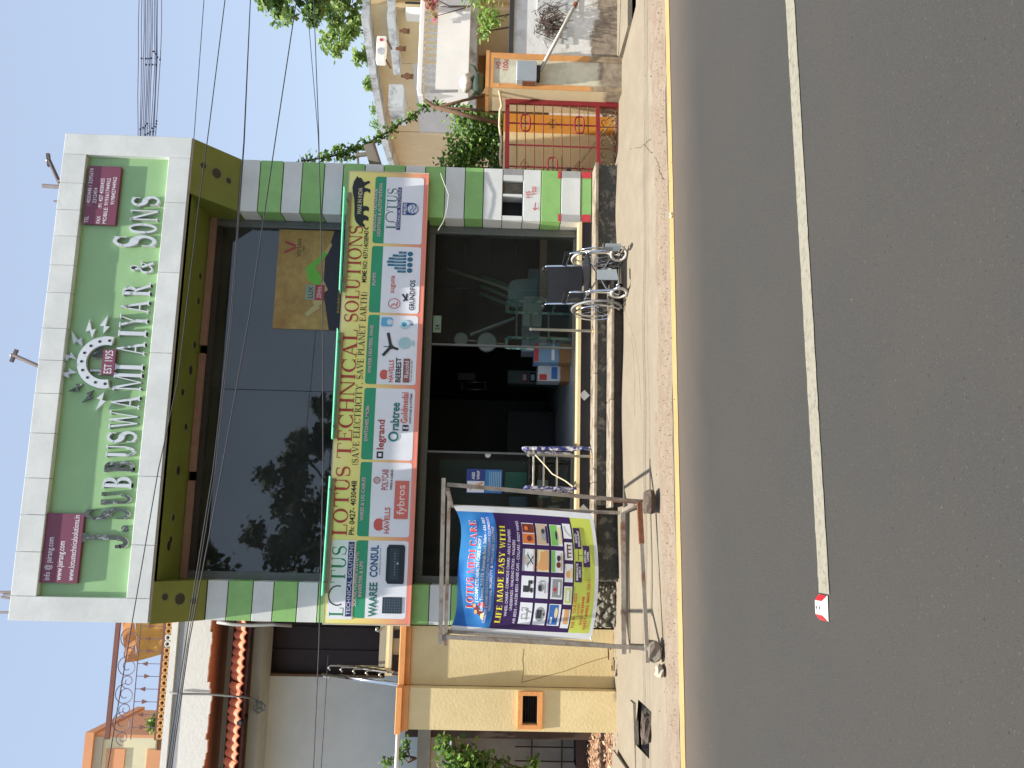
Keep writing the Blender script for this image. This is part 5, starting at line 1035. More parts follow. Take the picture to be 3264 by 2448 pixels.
# gate opening: inner dark veranda wall and shrub
iv = empty('inner_veranda', (-3.4, 3.2, 0), 'shaded veranda wall seen through the gate opening at left', 'veranda')
MB().box(-5.2, -1.75, 3.4, 3.5, .0, 2.0).build('veranda_wall', M('veranda_plaster', S(150, 146, 134), .9, .12, 3), iv); MB().box(-2.75, -2.25, 2.2, 2.3, .0, 2.6).build('veranda_column', M('veranda_brown', S(74, 60, 50), .8, .2, 3), iv)
MB().box(-5.2, -2.1, 2.1, 3.5, 2.25, 2.42).build('veranda_slab', M('slab_grey', S(150, 146, 136), .9, .1, 3), iv); MB().box(-5.2, -2.2, 1.6, 1.75, 2.43, 2.50).build('white_ledge', fas, iv) if 0 else None
cr = empty('wooden_crate', (-3.0, 2.6, .03), 'small dark open crate on the ground deep in the driveway', 'crate'); 
for q in ((-3.2, -2.82, 2.55, 2.57), (-3.2, -2.82, 2.85, 2.87), (-3.2, -3.18, 2.571, 2.849), (-2.84, -2.82, 2.571, 2.849)): MB().box(*q, .03, .22).build('crate_side', M('crate_dark', S(60, 44, 40), .7, .2, 8) if 0 else winb, cr)
gr = empty('iron_grille', (-3.0, 2.4, .2), 'thin iron grille standing against the veranda wall', 'grille')
for k in range(4): MB().tube([(-3.3+.2*k, 3.3, .05), (-3.3+.2*k, 3.3, 1.05)], .012, 6).build('upright', tw, gr)
for z in (.35, .8): MB().tube([(-3.4, 3.3, z), (-2.6, 3.3, z)], .012, 6).build('cross_rod', tw, gr)
wl = empty('white_pipe_rail', (-2.6, -.02, 2.4), 'white horizontal pipe across the top of the gate opening', 'pipe'); MB().tube([PY(1268, 2340, .1), PY(1262, 2448, .1)+Vector((-.6, 0, 0))], .022, 8).build('pipe_run', white, wl, True)
leafg = M('leaf_green', S(112, 150, 66), .55, .25, 9, trans=.35); leafd = M('leaf_dark', S(70, 108, 48), .55, .25, 9, trans=.3); leafl = M('leaf_light', S(150, 178, 88), .55, .2, 9, trans=.4); bark = M('bark', S(96, 80, 64), .9, .25, 14, .5, 30)
def shrub(name, label, base, blobs, n, size, cat='shrub', group=None, mats=None, flat=.4, stems=3, sz=.02):
    e_ = empty(name, base, label, cat, group); mb = MB()
    for s in range(stems):
        c = blobs[s % len(blobs)][0]; b = Vector(base); mid = b.lerp(Vector(c), .5)+Vector((ru(-.1, .1), ru(-.1, .1), 0)); mb.tube([b, mid, Vector(c)], [sz, sz*.7, sz*.35], 6)
    mb.build('stem', bark, e_); mb = MB()
    for (c, r) in blobs:
        for mi in range(3): leaves(mb, c, r, int(n*r[0]*r[2]*(1, .9, .7)[mi]*10), size, flat, .35, mi)
    mb.build('crown', mats or [leafg, leafd, leafl], e_); return e_
random.seed(51)
shrub('garden_shrub', 'leafy green shrub in the gate opening at the left edge', (-3.0, .9, .03), [((-2.72, .8, 1.75), (.28, .25, .45)), ((-2.95, .9, 1.5), (.35, .3, .5)), ((-2.5, .75, 2.02), (.12, .12, .16)), ((-2.9, .85, 1.15), (.2, .2, .25)), ((-2.72, .8, .92), (.1, .1, .09))], 150, .075)
shrub('potted_plant', 'thin leafy plant sprig before the pale wall at far left', (-2.95, 1.9, 2.42), [((-2.9, 1.9, 2.62), (.16, .1, .10)), ((-2.78, 1.9, 2.55), (.10, .08, .08)), ((-3.0, 1.9, 2.8), (.08, .08, .12))], 200, .06)

# ================================================================= roof terrace railing, tarp, checkered tower
tr = empty('terrace_railing', (-2.3, 4, 6.5), 'thin wrought iron terrace railing with brown top rail on the white house', 'railing')
brn = M('brown_rail', S(120, 78, 66), .6, .1, 8); iron = M('thin_iron', S(116, 100, 116), .6, .1, 8)
MB().bar((-1.3, 4, 7.33), (-3.25, 4, 7.33), .05, .07).build('top_rail', brn, tr); MB().bar((-1.3, 4, 6.60), (-3.25, 4, 6.59), .05, .035).build('bottom_rail', brn, tr); MB().tube([(-1.3, 4, 6.98), (-3.25, 4, 6.97)], .008, 5).build('mid_rail', iron, tr)
def spiral(c, r0, turns, sgn): return [(c[0]+sgn*(r0*(1-.75*t))*math.cos(2*math.pi*turns*t), 4, c[1]+(r0*(1-.75*t))*math.sin(2*math.pi*turns*t)) for t in [k/26 for k in range(27)]]
for k in range(4):
    x = -1.75-.42*k
    MB().tube(spiral((x, 7.12), .17, 1.6, 1), .007, 5).build('scroll', iron, tr); MB().tube(spiral((x-.22, 7.10), .11, 1.4, -1), .007, 5).build('scroll', iron, tr)
for k in range(9):
    x = -1.55-.19*k; up = k % 2; z = 6.80+.07*up; MB().prism([(x-.035, 3.99, z-.05*(1 if up else -1)), (x+.035, 3.99, z-.05*(1 if up else -1)), (x, 3.99, z+.04*(1 if up else -1))], (0, .02, 0)).build('arrow_leaf', brn, tr); MB().tube([(x, 4, 6.62), (x, 4, 6.97)], .006, 5).build('thin_bar', iron, tr)
# terrace kerb with round pots-like balusters
tk = empty('terrace_kerb', (-2.3, 4, 6.3), 'ochre ring block balustrade below the terrace railing', 'balustrade'); och = M('ochre_block', S(186, 140, 84), .85, .12, 6)
MB().box(-3.4, -1.2, 3.97, 4.1, 6.56, 6.575).build('kerb_cap', M('kerb_cap', S(150, 134, 110), .9, .1, 5), tk); MB().box(-5.2, -1.06, 3.9, 4.1, 5.2, 6.46).build('kerb_base', hw, tk)
for k in range(20): x = -1.32-.098*k; MB().ring((x, 3.95, 6.515), (0, 1, 0), .038, .016, 14, 6).build('ring_block', och if k not in (4, 5) else M('grey_block2', S(190, 190, 180), .85, .1, 6), tk, True)
MB().box(-3.4, -1.2, 4.0, 4.08, 6.45, 6.559).build('ring_backing', M('backing', S(120, 84, 56), .9, .1, 6), tk)
tp = empty('orange_tarp', (-1.7, 4.1, 6.6), 'orange cloth sheet draped over the terrace railing', 'cloth'); tarpm = M('orange_cloth', S(214, 150, 92), .8, .12, 5, trans=.3)
tarp2 = M('ochre_cloth', S(206, 160, 84), .8, .12, 5, trans=.3)
c0 = [PY(388, 1970, 4.08), PY(398, 2112, 4.08), PY(434, 2108, 4.08), PY(430, 1970, 4.08)]; c1 = [PY(430, 1970, 4.08), PY(434, 2108, 4.08), PY(528, 2082, 4.08), PY(524, 1970, 4.08)]
for cc, mt, nm in ((c0, tarpm, 'cloth_top'), (c1, tarp2, 'cloth_fall')): MB().grid(lambda u, v: tuple(cc[0].lerp(cc[3], v).lerp(cc[1].lerp(cc[2], v), u)+Vector((0, .02*math.sin(u*11+v*3), .004*math.sin(u*23)))), 16, 8).build(nm, mt, tp, True)
tower = empty('checkered_tower', (-4.2, 5.6, 5), 'roof tower with orange and cream checkered squares at the far left', 'tower'); tcr = M('tower_cream', S(222, 214, 176), .8, .05, 3); tor = M('tower_orange', S(222, 158, 112), .8, .06, 3)
TY = 5.0
MB().box(-5.6, -3.45, TY, TY+2, 5.2, 7.92).build('tower_wall', tcr, tower); MB().box(-5.7, -3.36, TY-.08, TY+2.1, 7.921, 8.06).build('roof_cap', tor, tower); MB().box(-5.62, -3.44, TY-.03, TY+.02, 7.78, 7.92).build('cornice', M('tower_grey', S(190, 180, 156), .8, .05, 3), tower)
for i in range(3):
    for j in range(6):
        if (i+j) % 2 == 0: MB().box(-3.62-.34*i-.31, -3.62-.34*i, TY-.022, TY-.0005, 7.72-.33*(j+1)+.02, 7.72-.33*j-.01).build('orange_square', tor, tower)
MB().box(-3.45, -3.40, TY+.0, TY+2, 5.2, 7.92).build('corner_band', tor, tower)
random.seed(52); shrub('terrace_plant', 'small spiky plant by the checkered tower on the terrace', (-3.1, 4.2, 6.57), [((-3.05, 4.2, 6.70), (.16, .12, .14))], 260, .12, 'plant', None, None, .12, 1, .01)
# ================================================================= right: red gate
gate = empty('iron_gate', (5.08, .1, 0), 'red framed iron gate with thin bars right of the shop', 'gate')
redg = M('gate_red', S(138, 38, 46), .5, .12, 8, .1, 40); thin = M('gate_rod', S(112, 62, 44), .6, .15, 12); scr = M('scroll_iron', S(116, 92, 66), .5, .2, 14, metal=.4)
GY = .1; GX0, GX1 = 4.58, 5.525
MB().bar((GX0, GY, 1.44), (GX1+.02, GY, 1.455), .045, .055).build('top_rail', redg, gate); MB().bar((GX1, GY, .0), (GX1, GY, 1.43), .055, .05, up=(0, 1, 0)).build('stile', redg, gate); MB().bar((GX0, GY, .262), (GX1-.03, GY, .285), .045, .05).build('bottom_rail', redg, gate)
MB().bar((GX0, GY, .01), (GX1-.03, GY, .015), .03, .03).build('foot_rail', thin, gate)
for z in (1.326, 1.217, 1.102, .986, .863, .747, .638, .521, .405): MB().tube([(GX0, GY, z-.012), (GX1-.03, GY, z+.006)], .0075, 6).build('thin_bar', thin, gate)
for x in (5.232, 4.934, 4.64): MB().bar((x, GY, .29), (x, GY, 1.425), .016, .016, up=(0, 1, 0)).build('upright', redg, gate)
def oval(cx, cz, a, b): return [(cx+a*math.copysign(abs(math.cos(t))**.6, math.cos(t)), GY-.012, cz+b*math.copysign(abs(math.sin(t))**.6, math.sin(t))) for t in [2*math.pi*k/20 for k in range(20)]]
for cx, cz in ((5.235, 1.217), (5.23, .521), (4.66, .86)):
    q = MB().tube(oval(cx, cz, .115, .06), .011, 6, closed=True).build('oval_ring', redg, gate, True); MB().tube([(cx-.05, GY-.012, cz-.03), (cx-.03, GY-.012, cz+.03), (cx+.03, GY-.012, cz-.03), (cx+.05, GY-.012, cz+.03)], .005, 5).build('oval_zigzag', steel, q)
for cx, cz in ((5.235, .863),):
    for r in (0, 1): MB().tube([(cx+.075*math.cos(math.pi/2+math.pi*r+2*math.pi*k/3), GY-.012, cz+.075*math.sin(math.pi/2+math.pi*r+2*math.pi*k/3)) for k in range(3)], .006, 5, closed=True).build('star_triangle', scr, gate)
for cx, cz in ((4.66, 1.22), (4.66, .52)): MB().tube([(cx-.08, GY-.01, cz), (cx, GY-.01, cz+.05), (cx+.08, GY-.01, cz), (cx, GY-.01, cz-.05)], .007, 5, closed=True).build('diamond', thin, gate)
for x in (4.62, 4.92, 5.22, 5.47): MB().tube([(x, GY, .02), (x, GY, .26)], .008, 5).build('panel_divider', thin, gate)
for k in range(3):
    cx = 4.77+.3*k-.0; cx = (4.77, 5.07, 5.345)[k]
    for sx in (-1, 1):
        for sz in (-1, 1):
            c = (cx+sx*.06, .14+sz*.055); MB().tube([(c[0]+sx*.05*(1-.7*t)*math.cos(5.5*t), GY-.006, c[1]+sz*.045*(1-.7*t)*math.sin(5.5*t)) for t in [j/14 for j in range(15)]], .0065, 5).build('scroll', scr, gate)
    MB().tube([(cx-.03, GY-.006, .11), (cx+.03, GY-.006, .17)], .006, 5).build('cross_scroll', scr, gate); MB().tube([(cx-.03, GY-.006, .17), (cx+.03, GY-.006, .11)], .006, 5).build('cross_scroll', scr, gate)
for z in (1.1, .13): MB().box(GX1+.02, GX1+.075, GY-.035, GY+.02, z-.05, z+.05).build('hinge', redg, gate)
MB().box(4.60, 4.64, GY-.03, GY+.02, .62, .68).build('latch', winb, gate)
# pier right of the gate
pale = M('pier_plaster', S(224, 218, 192), .9, .06, 4, .12, 26, col2=S(176, 166, 140), c2scale=2.2, c2amt=.36, c2sharp=.15); side_p = M('pier_side', S(224, 204, 162), .9, .06, 4, .12, 26); base_p = M('raw_cement', S(140, 128, 112), .95, .2, 9, .5, 30); orange2 = M('orange_band', S(218, 156, 92), .8, .1, 7)
rp = empty('gate_post_pier', (5.8, -.0, 0), 'cream gate pier with orange painted border carrying a grey meter box', 'pier')
stained(pale, S(150, 136, 116), .30, .10, 5); stained(side_p, S(150, 136, 116), .22, .08, 5); stained(orange2, S(160, 140, 112), .42, .10, 5)
MB().box(5.60, 6.03, -.188, .42, -.1, 1.70).build('pier_body', pale, rp)
MB().box(5.556, 5.5995, -.18, .415, -.1, 1.70).build('pier_flank', side_p, rp)
MB().box(5.55, 6.055, -.205, .43, 1.701, 1.745).build('pier_cap', orange2, rp)
MB().box(5.553, 5.615, -.2015, -.1885, -.05, 1.70).build('painted_edge', orange2, rp); MB().box(5.955, 6.03, -.2015, -.1885, -.05, 1.70).build('painted_edge', orange2, rp); MB().box(5.6155, 5.9545, -.2012, -.1885, 1.645, 1.70).build('painted_edge', orange2, rp)
prints('pier_number', [(sans('H5', .06, x=5.82, y=1.56, bold=.012)+sans('100c', .06, x=5.80, y=1.47, bold=.012), redp)], -.1895, rp)
mbx = empty('meter_box', (5.71, -.3, 1.1), 'grey metal meter box fixed on the cream gate pier', 'box'); mbm = M('meter_grey', S(160, 168, 172), .45, .05, 6)
MB().bbox(5.60, 5.86, -.33, -.19, 1.105, 1.36, .01).build('case', mbm, mbx); MB().box(5.605, 5.855, -.3355, -.331, 1.11, 1.33).build('door', mbm, mbx); MB().box(5.585, 5.60, -.30, -.2, 1.12, 1.28).build('side_bracket', rust, mbx); MB().box(5.64, 5.82, -.30, -.2, 1.06, 1.104).build('cable_entry', winb, mbx)
a = PY(1841, 0, -.42); b = PY(1721, 226, -.27); d = (a-b).normalized(); A2 = a+d*((.03-a.z)/d.z)
cdt = empty('conduit_pipe', (A2.x, A2.y, 0), 'slanting galvanised conduit pipe running from the meter box down right', 'pipe'); MB().tube([b, A2], .024, 10).build('pipe_run', M('galv_conduit', S(164, 160, 150), .45, .15, 14, metal=.4), cdt, True); q = b.lerp(a, .93); MB().tube([q-d*.03, q+d*.03], .031, 10).build('coupling', rust, cdt)
hp = [PY(1588, 268, -.2), PY(1592, 290, -.1), PY(1600, 335, .05), PY(1594, 352, .12), PY(1592, 400, .12), PY(1598, 450, .12), PY(1594, 500, .12), PY(1597, 530, .12)]
tag(MB().tube(hp, .017, 7).build('white_hose', M('dirty_white_hose', S(206, 184, 156), .6, .1, 8), None, True), 'dirty white hose running above the red gate to the pier', 'hose')
# green bundle on the pier
random.seed(61); gb = empty('green_bundle', (5.72, -.0, 1.746), 'dark green cloth bundle with white plastic tied on the gate pier', 'bundle'); gcl = M('dark_green_cloth', S(58, 74, 60), .8, .2, 8, .3, 30); wpl = M('crumpled_plastic', S(206, 196, 182), .4, .15, 12, .5, 30)
mb = MB(); n, m2 = 14, 8
for j in range(m2+1):
    for i in range(n):
        th = math.pi*j/m2; ph = 2*math.pi*i/n; k = ru(.88, 1.1); mb.v.append((5.72+.15*k*math.sin(th)*math.cos(ph), .02+.12*k*math.sin(th)*math.sin(ph), 1.84+.095*k*math.cos(th)))
mb.f = [(j*n+i, j*n+(i+1) % n, (j+1)*n+(i+1) % n, (j+1)*n+i) for j in range(m2) for i in range(n)]; mb.mi = [0]*len(mb.f); mb.build('cloth_body', gcl, gb, True)
mb = MB()
for j in range(m2+1):
    for i in range(n):
        th = math.pi*j/m2; ph = 2*math.pi*i/n; k = ru(.75, 1.2); mb.v.append((5.72+.11*k*math.sin(th)*math.cos(ph), .02+.1*k*math.sin(th)*math.sin(ph), 1.99+.085*k*math.cos(th)))
mb.f = [(j*n+i, j*n+(i+1) % n, (j+1)*n+(i+1) % n, (j+1)*n+i) for j in range(m2) for i in range(n)]; mb.mi = [0]*len(mb.f); mb.build('plastic_top', wpl, gb, True)
for s in (-1, 1): MB().tube([(5.72+s*.13, .0, 1.86), (5.72+s*.20, -.03, 1.90), (5.72+s*.24, -.03, 1.96)], [.03, .022, .004], 6).build('cloth_corner', gcl, gb)
# white compound wall to the right
ww = empty('white_wall', (8, .1, 0), 'long white compound wall with peeling plaster at the right edge', 'wall'); peel = M('peeling_white', S(232, 231, 224), .9, .05, 3, .12, 24, col2=S(206, 200, 188), c2scale=2.4, c2amt=.36, c2sharp=.06); lowp = M('bare_plaster', S(122, 108, 92), .95, .2, 5, .5, 26, col2=S(186, 180, 166), c2scale=3, c2amt=.42, c2sharp=.04)
stained(peel, S(150, 136, 118), .36, .17, 2.6); MB().box(6.06, 16, .0, .2, -.3, 1.40).build('wall_panel', peel, ww); MB().box(6.06, 16, -.03, .23, 1.401, 1.46).build('coping', M('black_coping', S(56, 54, 52), .8, .2, 8), ww)
for (xa, xb, za, zb) in ((6.30, 6.55, .62, 1.0), (6.75, 7.3, .55, 1.1)): MB().box(xa, xb, -.012, -.001, za, zb).build('plaster_patch', M('pale_patch', S(206, 208, 204), .85, .05, 4), ww)
tag(MB().box(6.04, 14, -.86, -.004, -.3, .05).build('drain_ledge', conc), kind='structure')
random.seed(63); db = empty('dry_bush', (6.65, -.1, .6), 'dry brown hanging bush on the white wall at right', 'bush'); mb = MB(); dtw = M('dry_brush', S(84, 70, 60), .95, .25, 14)
for k in range(190):
    p = Vector((random.gauss(6.58, .12), ru(-.12, -.02), random.gauss(.98, .08))); q = p+Vector((ru(-.14, .14), ru(-.06, .02), ru(-.18, .05))); mb.bar(p, q, .006, .006)
mb.build('brushwood', dtw, db); db.children[0]['kind'] = 'stuff'
# behind the gate: path, inner wall with orange post
ig = empty('inner_wall', (5.1, .66, 0), 'cream inner wall with a bright orange band behind the red gate', 'wall'); MB().box(4.57, 5.55, .62, .70, -.02, 1.49).build('wall_face', M('inner_cream', S(238, 214, 160), .9, .06, 3, .12, 26), ig); a = PY(1700, 365, .61); b = PY(1700, 422, .61); MB().box(b.x, a.x, .605, .619, -.02, 1.495).build('orange_band', M('bright_orange', S(220, 148, 52), .8, .08, 5), ig)
pk = [PY(1840, 530, .5), PY(1975, 355, .45)]; tag(MB().bar(pk[0], pk[1], .06, .02).build('leaning_plank', M('pale_plank', S(214, 188, 132), .8, .1, 6)), 'pale plank leaning behind the lower bars of the gate', 'plank')
# trellis poles, hedge, creeper
wood2 = M('old_wood', S(110, 86, 66), .9, .25, 14, .3, 30)
tl = empty('wooden_trellis', (5.7, .8, 1.5), 'old wooden poles tied at the top above the green hedge', 'trellis'); ap = PY(1388, 342, .8)
for (sx, sy, r) in ((1595, 395, .035), (1540, 305, .022), (1597, 355, .022)): e2 = PY(sx, sy, .8); MB().tube([ap+(ap-e2)*.06, e2], [r*.8, r], 8).build('pole', wood2, tl, True)
MB().tube([PY(1388, 342, .8), PY(1356, 318, .8)], [.03, .018], 7).build('pole_stub', wood2, tl)
random.seed(64)
shrub('hedge_shrub', 'dense green leafy hedge rising behind the red gate', (5.4, 1.3, .0), [((5.35, 1.15, 1.95), (.5, .35, .5)), ((5.65, 1.2, 1.75), (.42, .3, .42)), ((5.05, 1.1, 2.1), (.32, .3, .42)), ((5.85, 1.2, 2.05), (.25, .25, .3)), ((5.2, 1.1, 1.55), (.45, .3, .25)), ((5.7, 1.2, 1.5), (.3, .3, .25))], 190, .06, 'hedge')
random.seed(65)
cpth = [(1420, 330, 1.1), (1355, 340, 1.15), (1320, 365, 1.2), (1280, 390, 1.2), (1240, 420, 1.2), (1200, 440, 1.1), (1160, 462, 1.0), (1110, 482, .9), (1060, 498, .8), (1000, 508, .6), (960, 513, .5)]
crp = empty('climbing_creeper', PY(1420, 330, 1.1), 'thin green creeper climbing diagonally up to the shop pillar', 'creeper'); pts = [PY(*p) for p in cpth]; MB().tube(pts, .012, 5).build('vine_stem', bark, crp, True)
mb = MB()
for a, b in zip(pts, pts[1:]):
    for k in range(8): c = a.lerp(b, rnd()); leaves(mb, c+Vector((ru(-.05, .05), ru(-.05, .05), ru(-.06, .06))), (.08, .07, .09), 8, .055, .45, .2, k % 3)
for k in range(60): c = PY(1095+ru(-40, 50), 492+ru(-30, 12), .8); leaves(mb, c, (.09, .08, .09), 3, .055, .45, .2, k % 3)
mb.build('creeper_leaves', [leafg, leafd, leafl], crp)
# floodlight on a bracket
fd = empty('floodlight', PY(1180, 490, .35), 'beige metal floodlight on a bracket beside the shop pillar', 'floodlight'); fm = M('lamp_beige', S(206, 188, 160), .5, .08, 8); fb = M('lamp_brown', S(150, 112, 84), .6, .1, 8)
c = PY(1188, 492, .35); f1 = [PY(1162, 470, .3), PY(1178, 462, .3), PY(1186, 505, .3), PY(1172, 520, .3)]
MB().prism([c+Vector((-.13, -.05, -.10)), c+Vector((.14, -.05, .0)), c+Vector((.10, -.05, .12)), c+Vector((-.10, -.05, .05))], (0, .13, 0)).build('housing', fm, fd); MB().prism([c+Vector((-.15, -.07, -.13)), c+Vector((.16, -.07, -.02)), c+Vector((.14, -.07, .005)), c+Vector((-.135, -.07, -.10))], (0, .17, 0)).build('lens_frame', fb, fd); MB().bar(c+Vector((.0, .0, .08)), c+Vector((-.02, .0, .22)), .05, .03).build('yoke', fm, fd); MB().tube([c+Vector((0, .02, .20)), c+Vector((-.3, .0, .16))], .016, 6).build('arm', steel, fd)

# ================================================================= right: beige house in the distance
bh = empty('beige_house', (15, 17, 0), 'beige house with grey roof edge and white balcony beyond the gate', 'house')
bei = M('beige_wall', S(232, 212, 172), .9, .05, 1.2, .1, 15, col2=S(212, 188, 142), c2scale=.7, c2amt=.35, c2sharp=.25); gry = M('weathered_concrete', S(196, 200, 200), .9, .12, 2.5, .3, 18, col2=S(120, 118, 112), c2scale=2, c2amt=.34, c2sharp=.1); bw = M('balcony_white', S(244, 242, 232), .85, .05, 1.5)
pl_ = [(17.6, 12.9), (15.5, 13.1), (14.95, 15.3), (14.35, 18.8), (14.6, 22), (15.6, 25.2)]
def wallpath(path, z0, z1, th, mat, nm):
    for (a, b) in zip(path, path[1:]):
        d = Vector((b[0]-a[0], b[1]-a[1], 0)).normalized(); n = Vector((-d.y, d.x, 0))*th
        # outward is towards the street side
        MB().prism([(a[0], a[1], z0), (b[0], b[1], z0), (b[0]-n.x, b[1]-n.y, z0), (a[0]-n.x, a[1]-n.y, z0)], (0, 0, z1-z0)).build(nm, mat, bh)
wallpath(pl_, 0, 5.38, -.25, bei, 'wall'); pl2 = [(x-.22, y-.12) for x, y in pl_]; wallpath(pl2, 5.385, 5.60, -.6, gry, 'roof_edge')
pl3 = [(x-.35, y-.25) for x, y in pl_[:3]]; wallpath(pl3, 4.62, 4.84, -.5, gry, 'sunshade_ledge')
_a = PY(1240, 268, 13.6); _b = PY(1284, 340, 13.6); MB().box(_b.x, _a.x, 13.6, 14.8, _b.z, _a.z).build('sunshade_box', gry, bh)
def onwall(sx, sy, k):   # point of segment k of the house wall seen at this pixel
    a, b = Vector((*pl_[k], 0)), Vector((*pl_[k+1], 0)); d = _ray(sx, sy); n = Vector((-(b-a).y, (b-a).x, 0)); o = Vector(_c.tolist()); dd = Vector(d.tolist()); t = (a-o).dot(n)/dd.dot(n); return o+dd*t, (b-a).normalized(), n.normalized()
def wbox(sx0, sy0, sx1, sy1, k, mat, nm, proud=.03):
    p, d, n = onwall(sx0, sy0, k); q, _, _ = onwall(sx1, sy1, k); off = -n*proud if n.y > 0 else n*proud
    if (off.x > 0): off = -off
    a, b = (p, q); z0, z1 = sorted((p.z, q.z)); pa = Vector((p.x, p.y, z0)); pb = Vector((q.x, q.y, z0))
    return MB().prism([pa+off, pb+off, pb-off*.5, pa-off*.5], (0, 0, z1-z0)).build(nm, mat, bh)
wbox(1292, 8, 1345, 36, 0, M('dark_window', S(30, 46, 44), .3, .2, 3), 'window', .05); wbox(1296, 38, 1345, 62, 0, bw, 'white_column', .3)
wbox(1278, 376, 1360, 414, 2, M('dark_window2', S(40, 52, 52), .3, .2, 3), 'window', .14); wbox(1275, 394, 1362, 400, 2, bw, 'window_bar', .17)
wbox(1297, 482, 1336, 508, 3, M('brown_window', S(92, 72, 56), .5, .2, 3), 'window', .14)
wbox(1270, 272, 1342, 342, 1, M('pinkish_recess', S(172, 138, 112), .9, .08, 2), 'recess_panel', .02)
orn = M('ornament_brown', S(112, 78, 52), .7, .2, 8)
lwh = M('lower_white_wall', S(214, 214, 208), .9, .06, 1.5)
wallpath([(x-.05, y-.03) for x, y in pl_[2:]], 0, 4.3, -.2, lwh, 'lower_wall')
for (sx, sy, r) in ((1290, 100, .15), (1278, 156, .15), (1298, 244, .18)):
    p, d, n = onwall(sx, sy, 1); p = PY(sx, sy, 12.9); mb = MB(); mb.disc(p, (0, -1, 0), r*.55, .04, 14); mb.prism([p+Vector((-.08, -.03, -r)), p+Vector((.08, -.03, -r)), p+Vector((.04, -.03, r)), p+Vector((-.04, -.03, r))], (0, .03, 0)); mb.build('wall_ornament', orn, bh)
# balcony
MB().box(12.12, 17.5, 12.0, 12.25, 2.40, 3.30).build('balcony_front', bw, bh); MB().bbox(12.05, 17.5, 11.94, 12.3, 3.66, 3.80, .02).build('balcony_rail', bw, bh); MB().box(12.12, 12.35, 12.26, 13.0, 2.40, 3.62).build('balcony_side', bw, bh)
MB().bar((12.1, 12.2, 3.73), (12.3, 13.2, 3.73), .2, .14).build('balcony_rail', bw, bh); MB().box(12.3, 17.5, 12.3, 15, 2.2, 2.40).build('balcony_slab', gry, bh)
bal = MB(); bal.lathe([(.05, 0), (.05, .04), (.03, .06), (.06, .13), (.035, .22), (.03, .27), (.05, .31), (.05, .35)], (0, 0, 0), 8)
bme = bpy.data.meshes.new('baluster'); bme.from_pydata(bal.v, [], bal.f); bme.materials.append(bw); og = Vector(bh['_o'])
for k in range(26): o = bpy.data.objects.new('baluster', bme); COL.objects.link(o); o.parent = bh; o.location = Vector((12.3+.195*k, 12.12, 3.305))-og
MB().box(12.4, 17.5, 12.6, 12.62, 3.25, 3.7).build('balcony_shade_screen', M('shadow_screen', S(150, 140, 120), .9, .1, 2), bh) if 0 else None
# ground floor porch
MB().box(12.5, 17.5, 14.8, 14.95, 0, 2.2).build('porch_wall', M('porch_ochre', S(150, 110, 70), .9, .12, 2), bh); MB().box(14.1, 16.4, 14.7, 14.79, .0, 1.95).build('porch_door', M('porch_door', S(74, 34, 34), .5, .15, 3), bh); MB().box(12.3, 12.5, 12.3, 12.5, 0, 2.2).build('porch_column', M('porch_column', S(200, 184, 150), .9, .08, 2), bh)
MB().tube([PY(1372, 292, 11.9), PY(1460, 290, 11.9)], .04, 7).build('rain_pipe', M('rain_pipe', S(150, 150, 148), .6, .1, 5), bh)
ac = empty('outdoor_unit', PY(1217, 165, 12.6), 'white air conditioner outdoor unit under the roof of the beige house', 'air conditioner'); c = PY(1217, 165, 12.6); MB().bbox(c.x-.38, c.x+.38, 12.4, 12.7, c.z-.13, c.z+.13, .02).build('case', bw, ac); MB().disc((c.x-.1, 12.4, c.z), (0, -1, 0), .11, .01, 18).build('fan_grille', gry, ac); MB().disc((c.x+.25, 12.4, c.z), (0, -1, 0), .05, .01, 14).build('badge', redp, ac)
for dx in (-.3, .3): MB().bar((c.x+dx, 12.5, c.z-.14), (c.x+dx+.15, 13.2, c.z-.2), .04, .04).build('bracket', rust, ac)
random.seed(71)
pinkf = M('bougainvillea', S(214, 120, 134), .7, .2, 10, trans=.3)
shrub('flowering_creeper', 'pink flowering creeper spilling over the balcony rail at top right', (14.6, 11.9, 2.4), [((14.55, 11.85, 3.5), (.25, .12, .22)), ((14.85, 11.85, 3.6), (.3, .15, .25)), ((14.2, 11.85, 3.4), (.12, .1, .12))], 50, .10, 'creeper', None, [pinkf, leafg, pinkf])
shrub('garden_tree', 'small light green garden tree before the porch of the beige house', (8.7, 2.6, .0), [((8.75, 2.6, 1.95), (.36, .35, .3)), ((8.3, 2.6, 1.75), (.38, .3, .28)), ((8.95, 2.5, 2.2), (.25, .3, .25)), ((8.05, 2.6, 1.85), (.2, .2, .14)), ((9.2, 2.6, 1.9), (.35, .3, .35))], 90, .10, 'tree', None, [leafg, leafl, leafl], .16, 4, .03)
# weeds along the roof edge
shrub('roof_weeds', 'dry weeds growing along the roof edge of the beige house', (14.3, 18.0, 5.6), [((14.2, 17.4, 5.75), (.15, .5, .25)), ((14.15, 18.4, 5.8), (.15, .6, .3)), ((14.2, 19.5, 5.7), (.15, .4, .2))], 130, .16, 'weeds', None, None, .12, 3, .012)

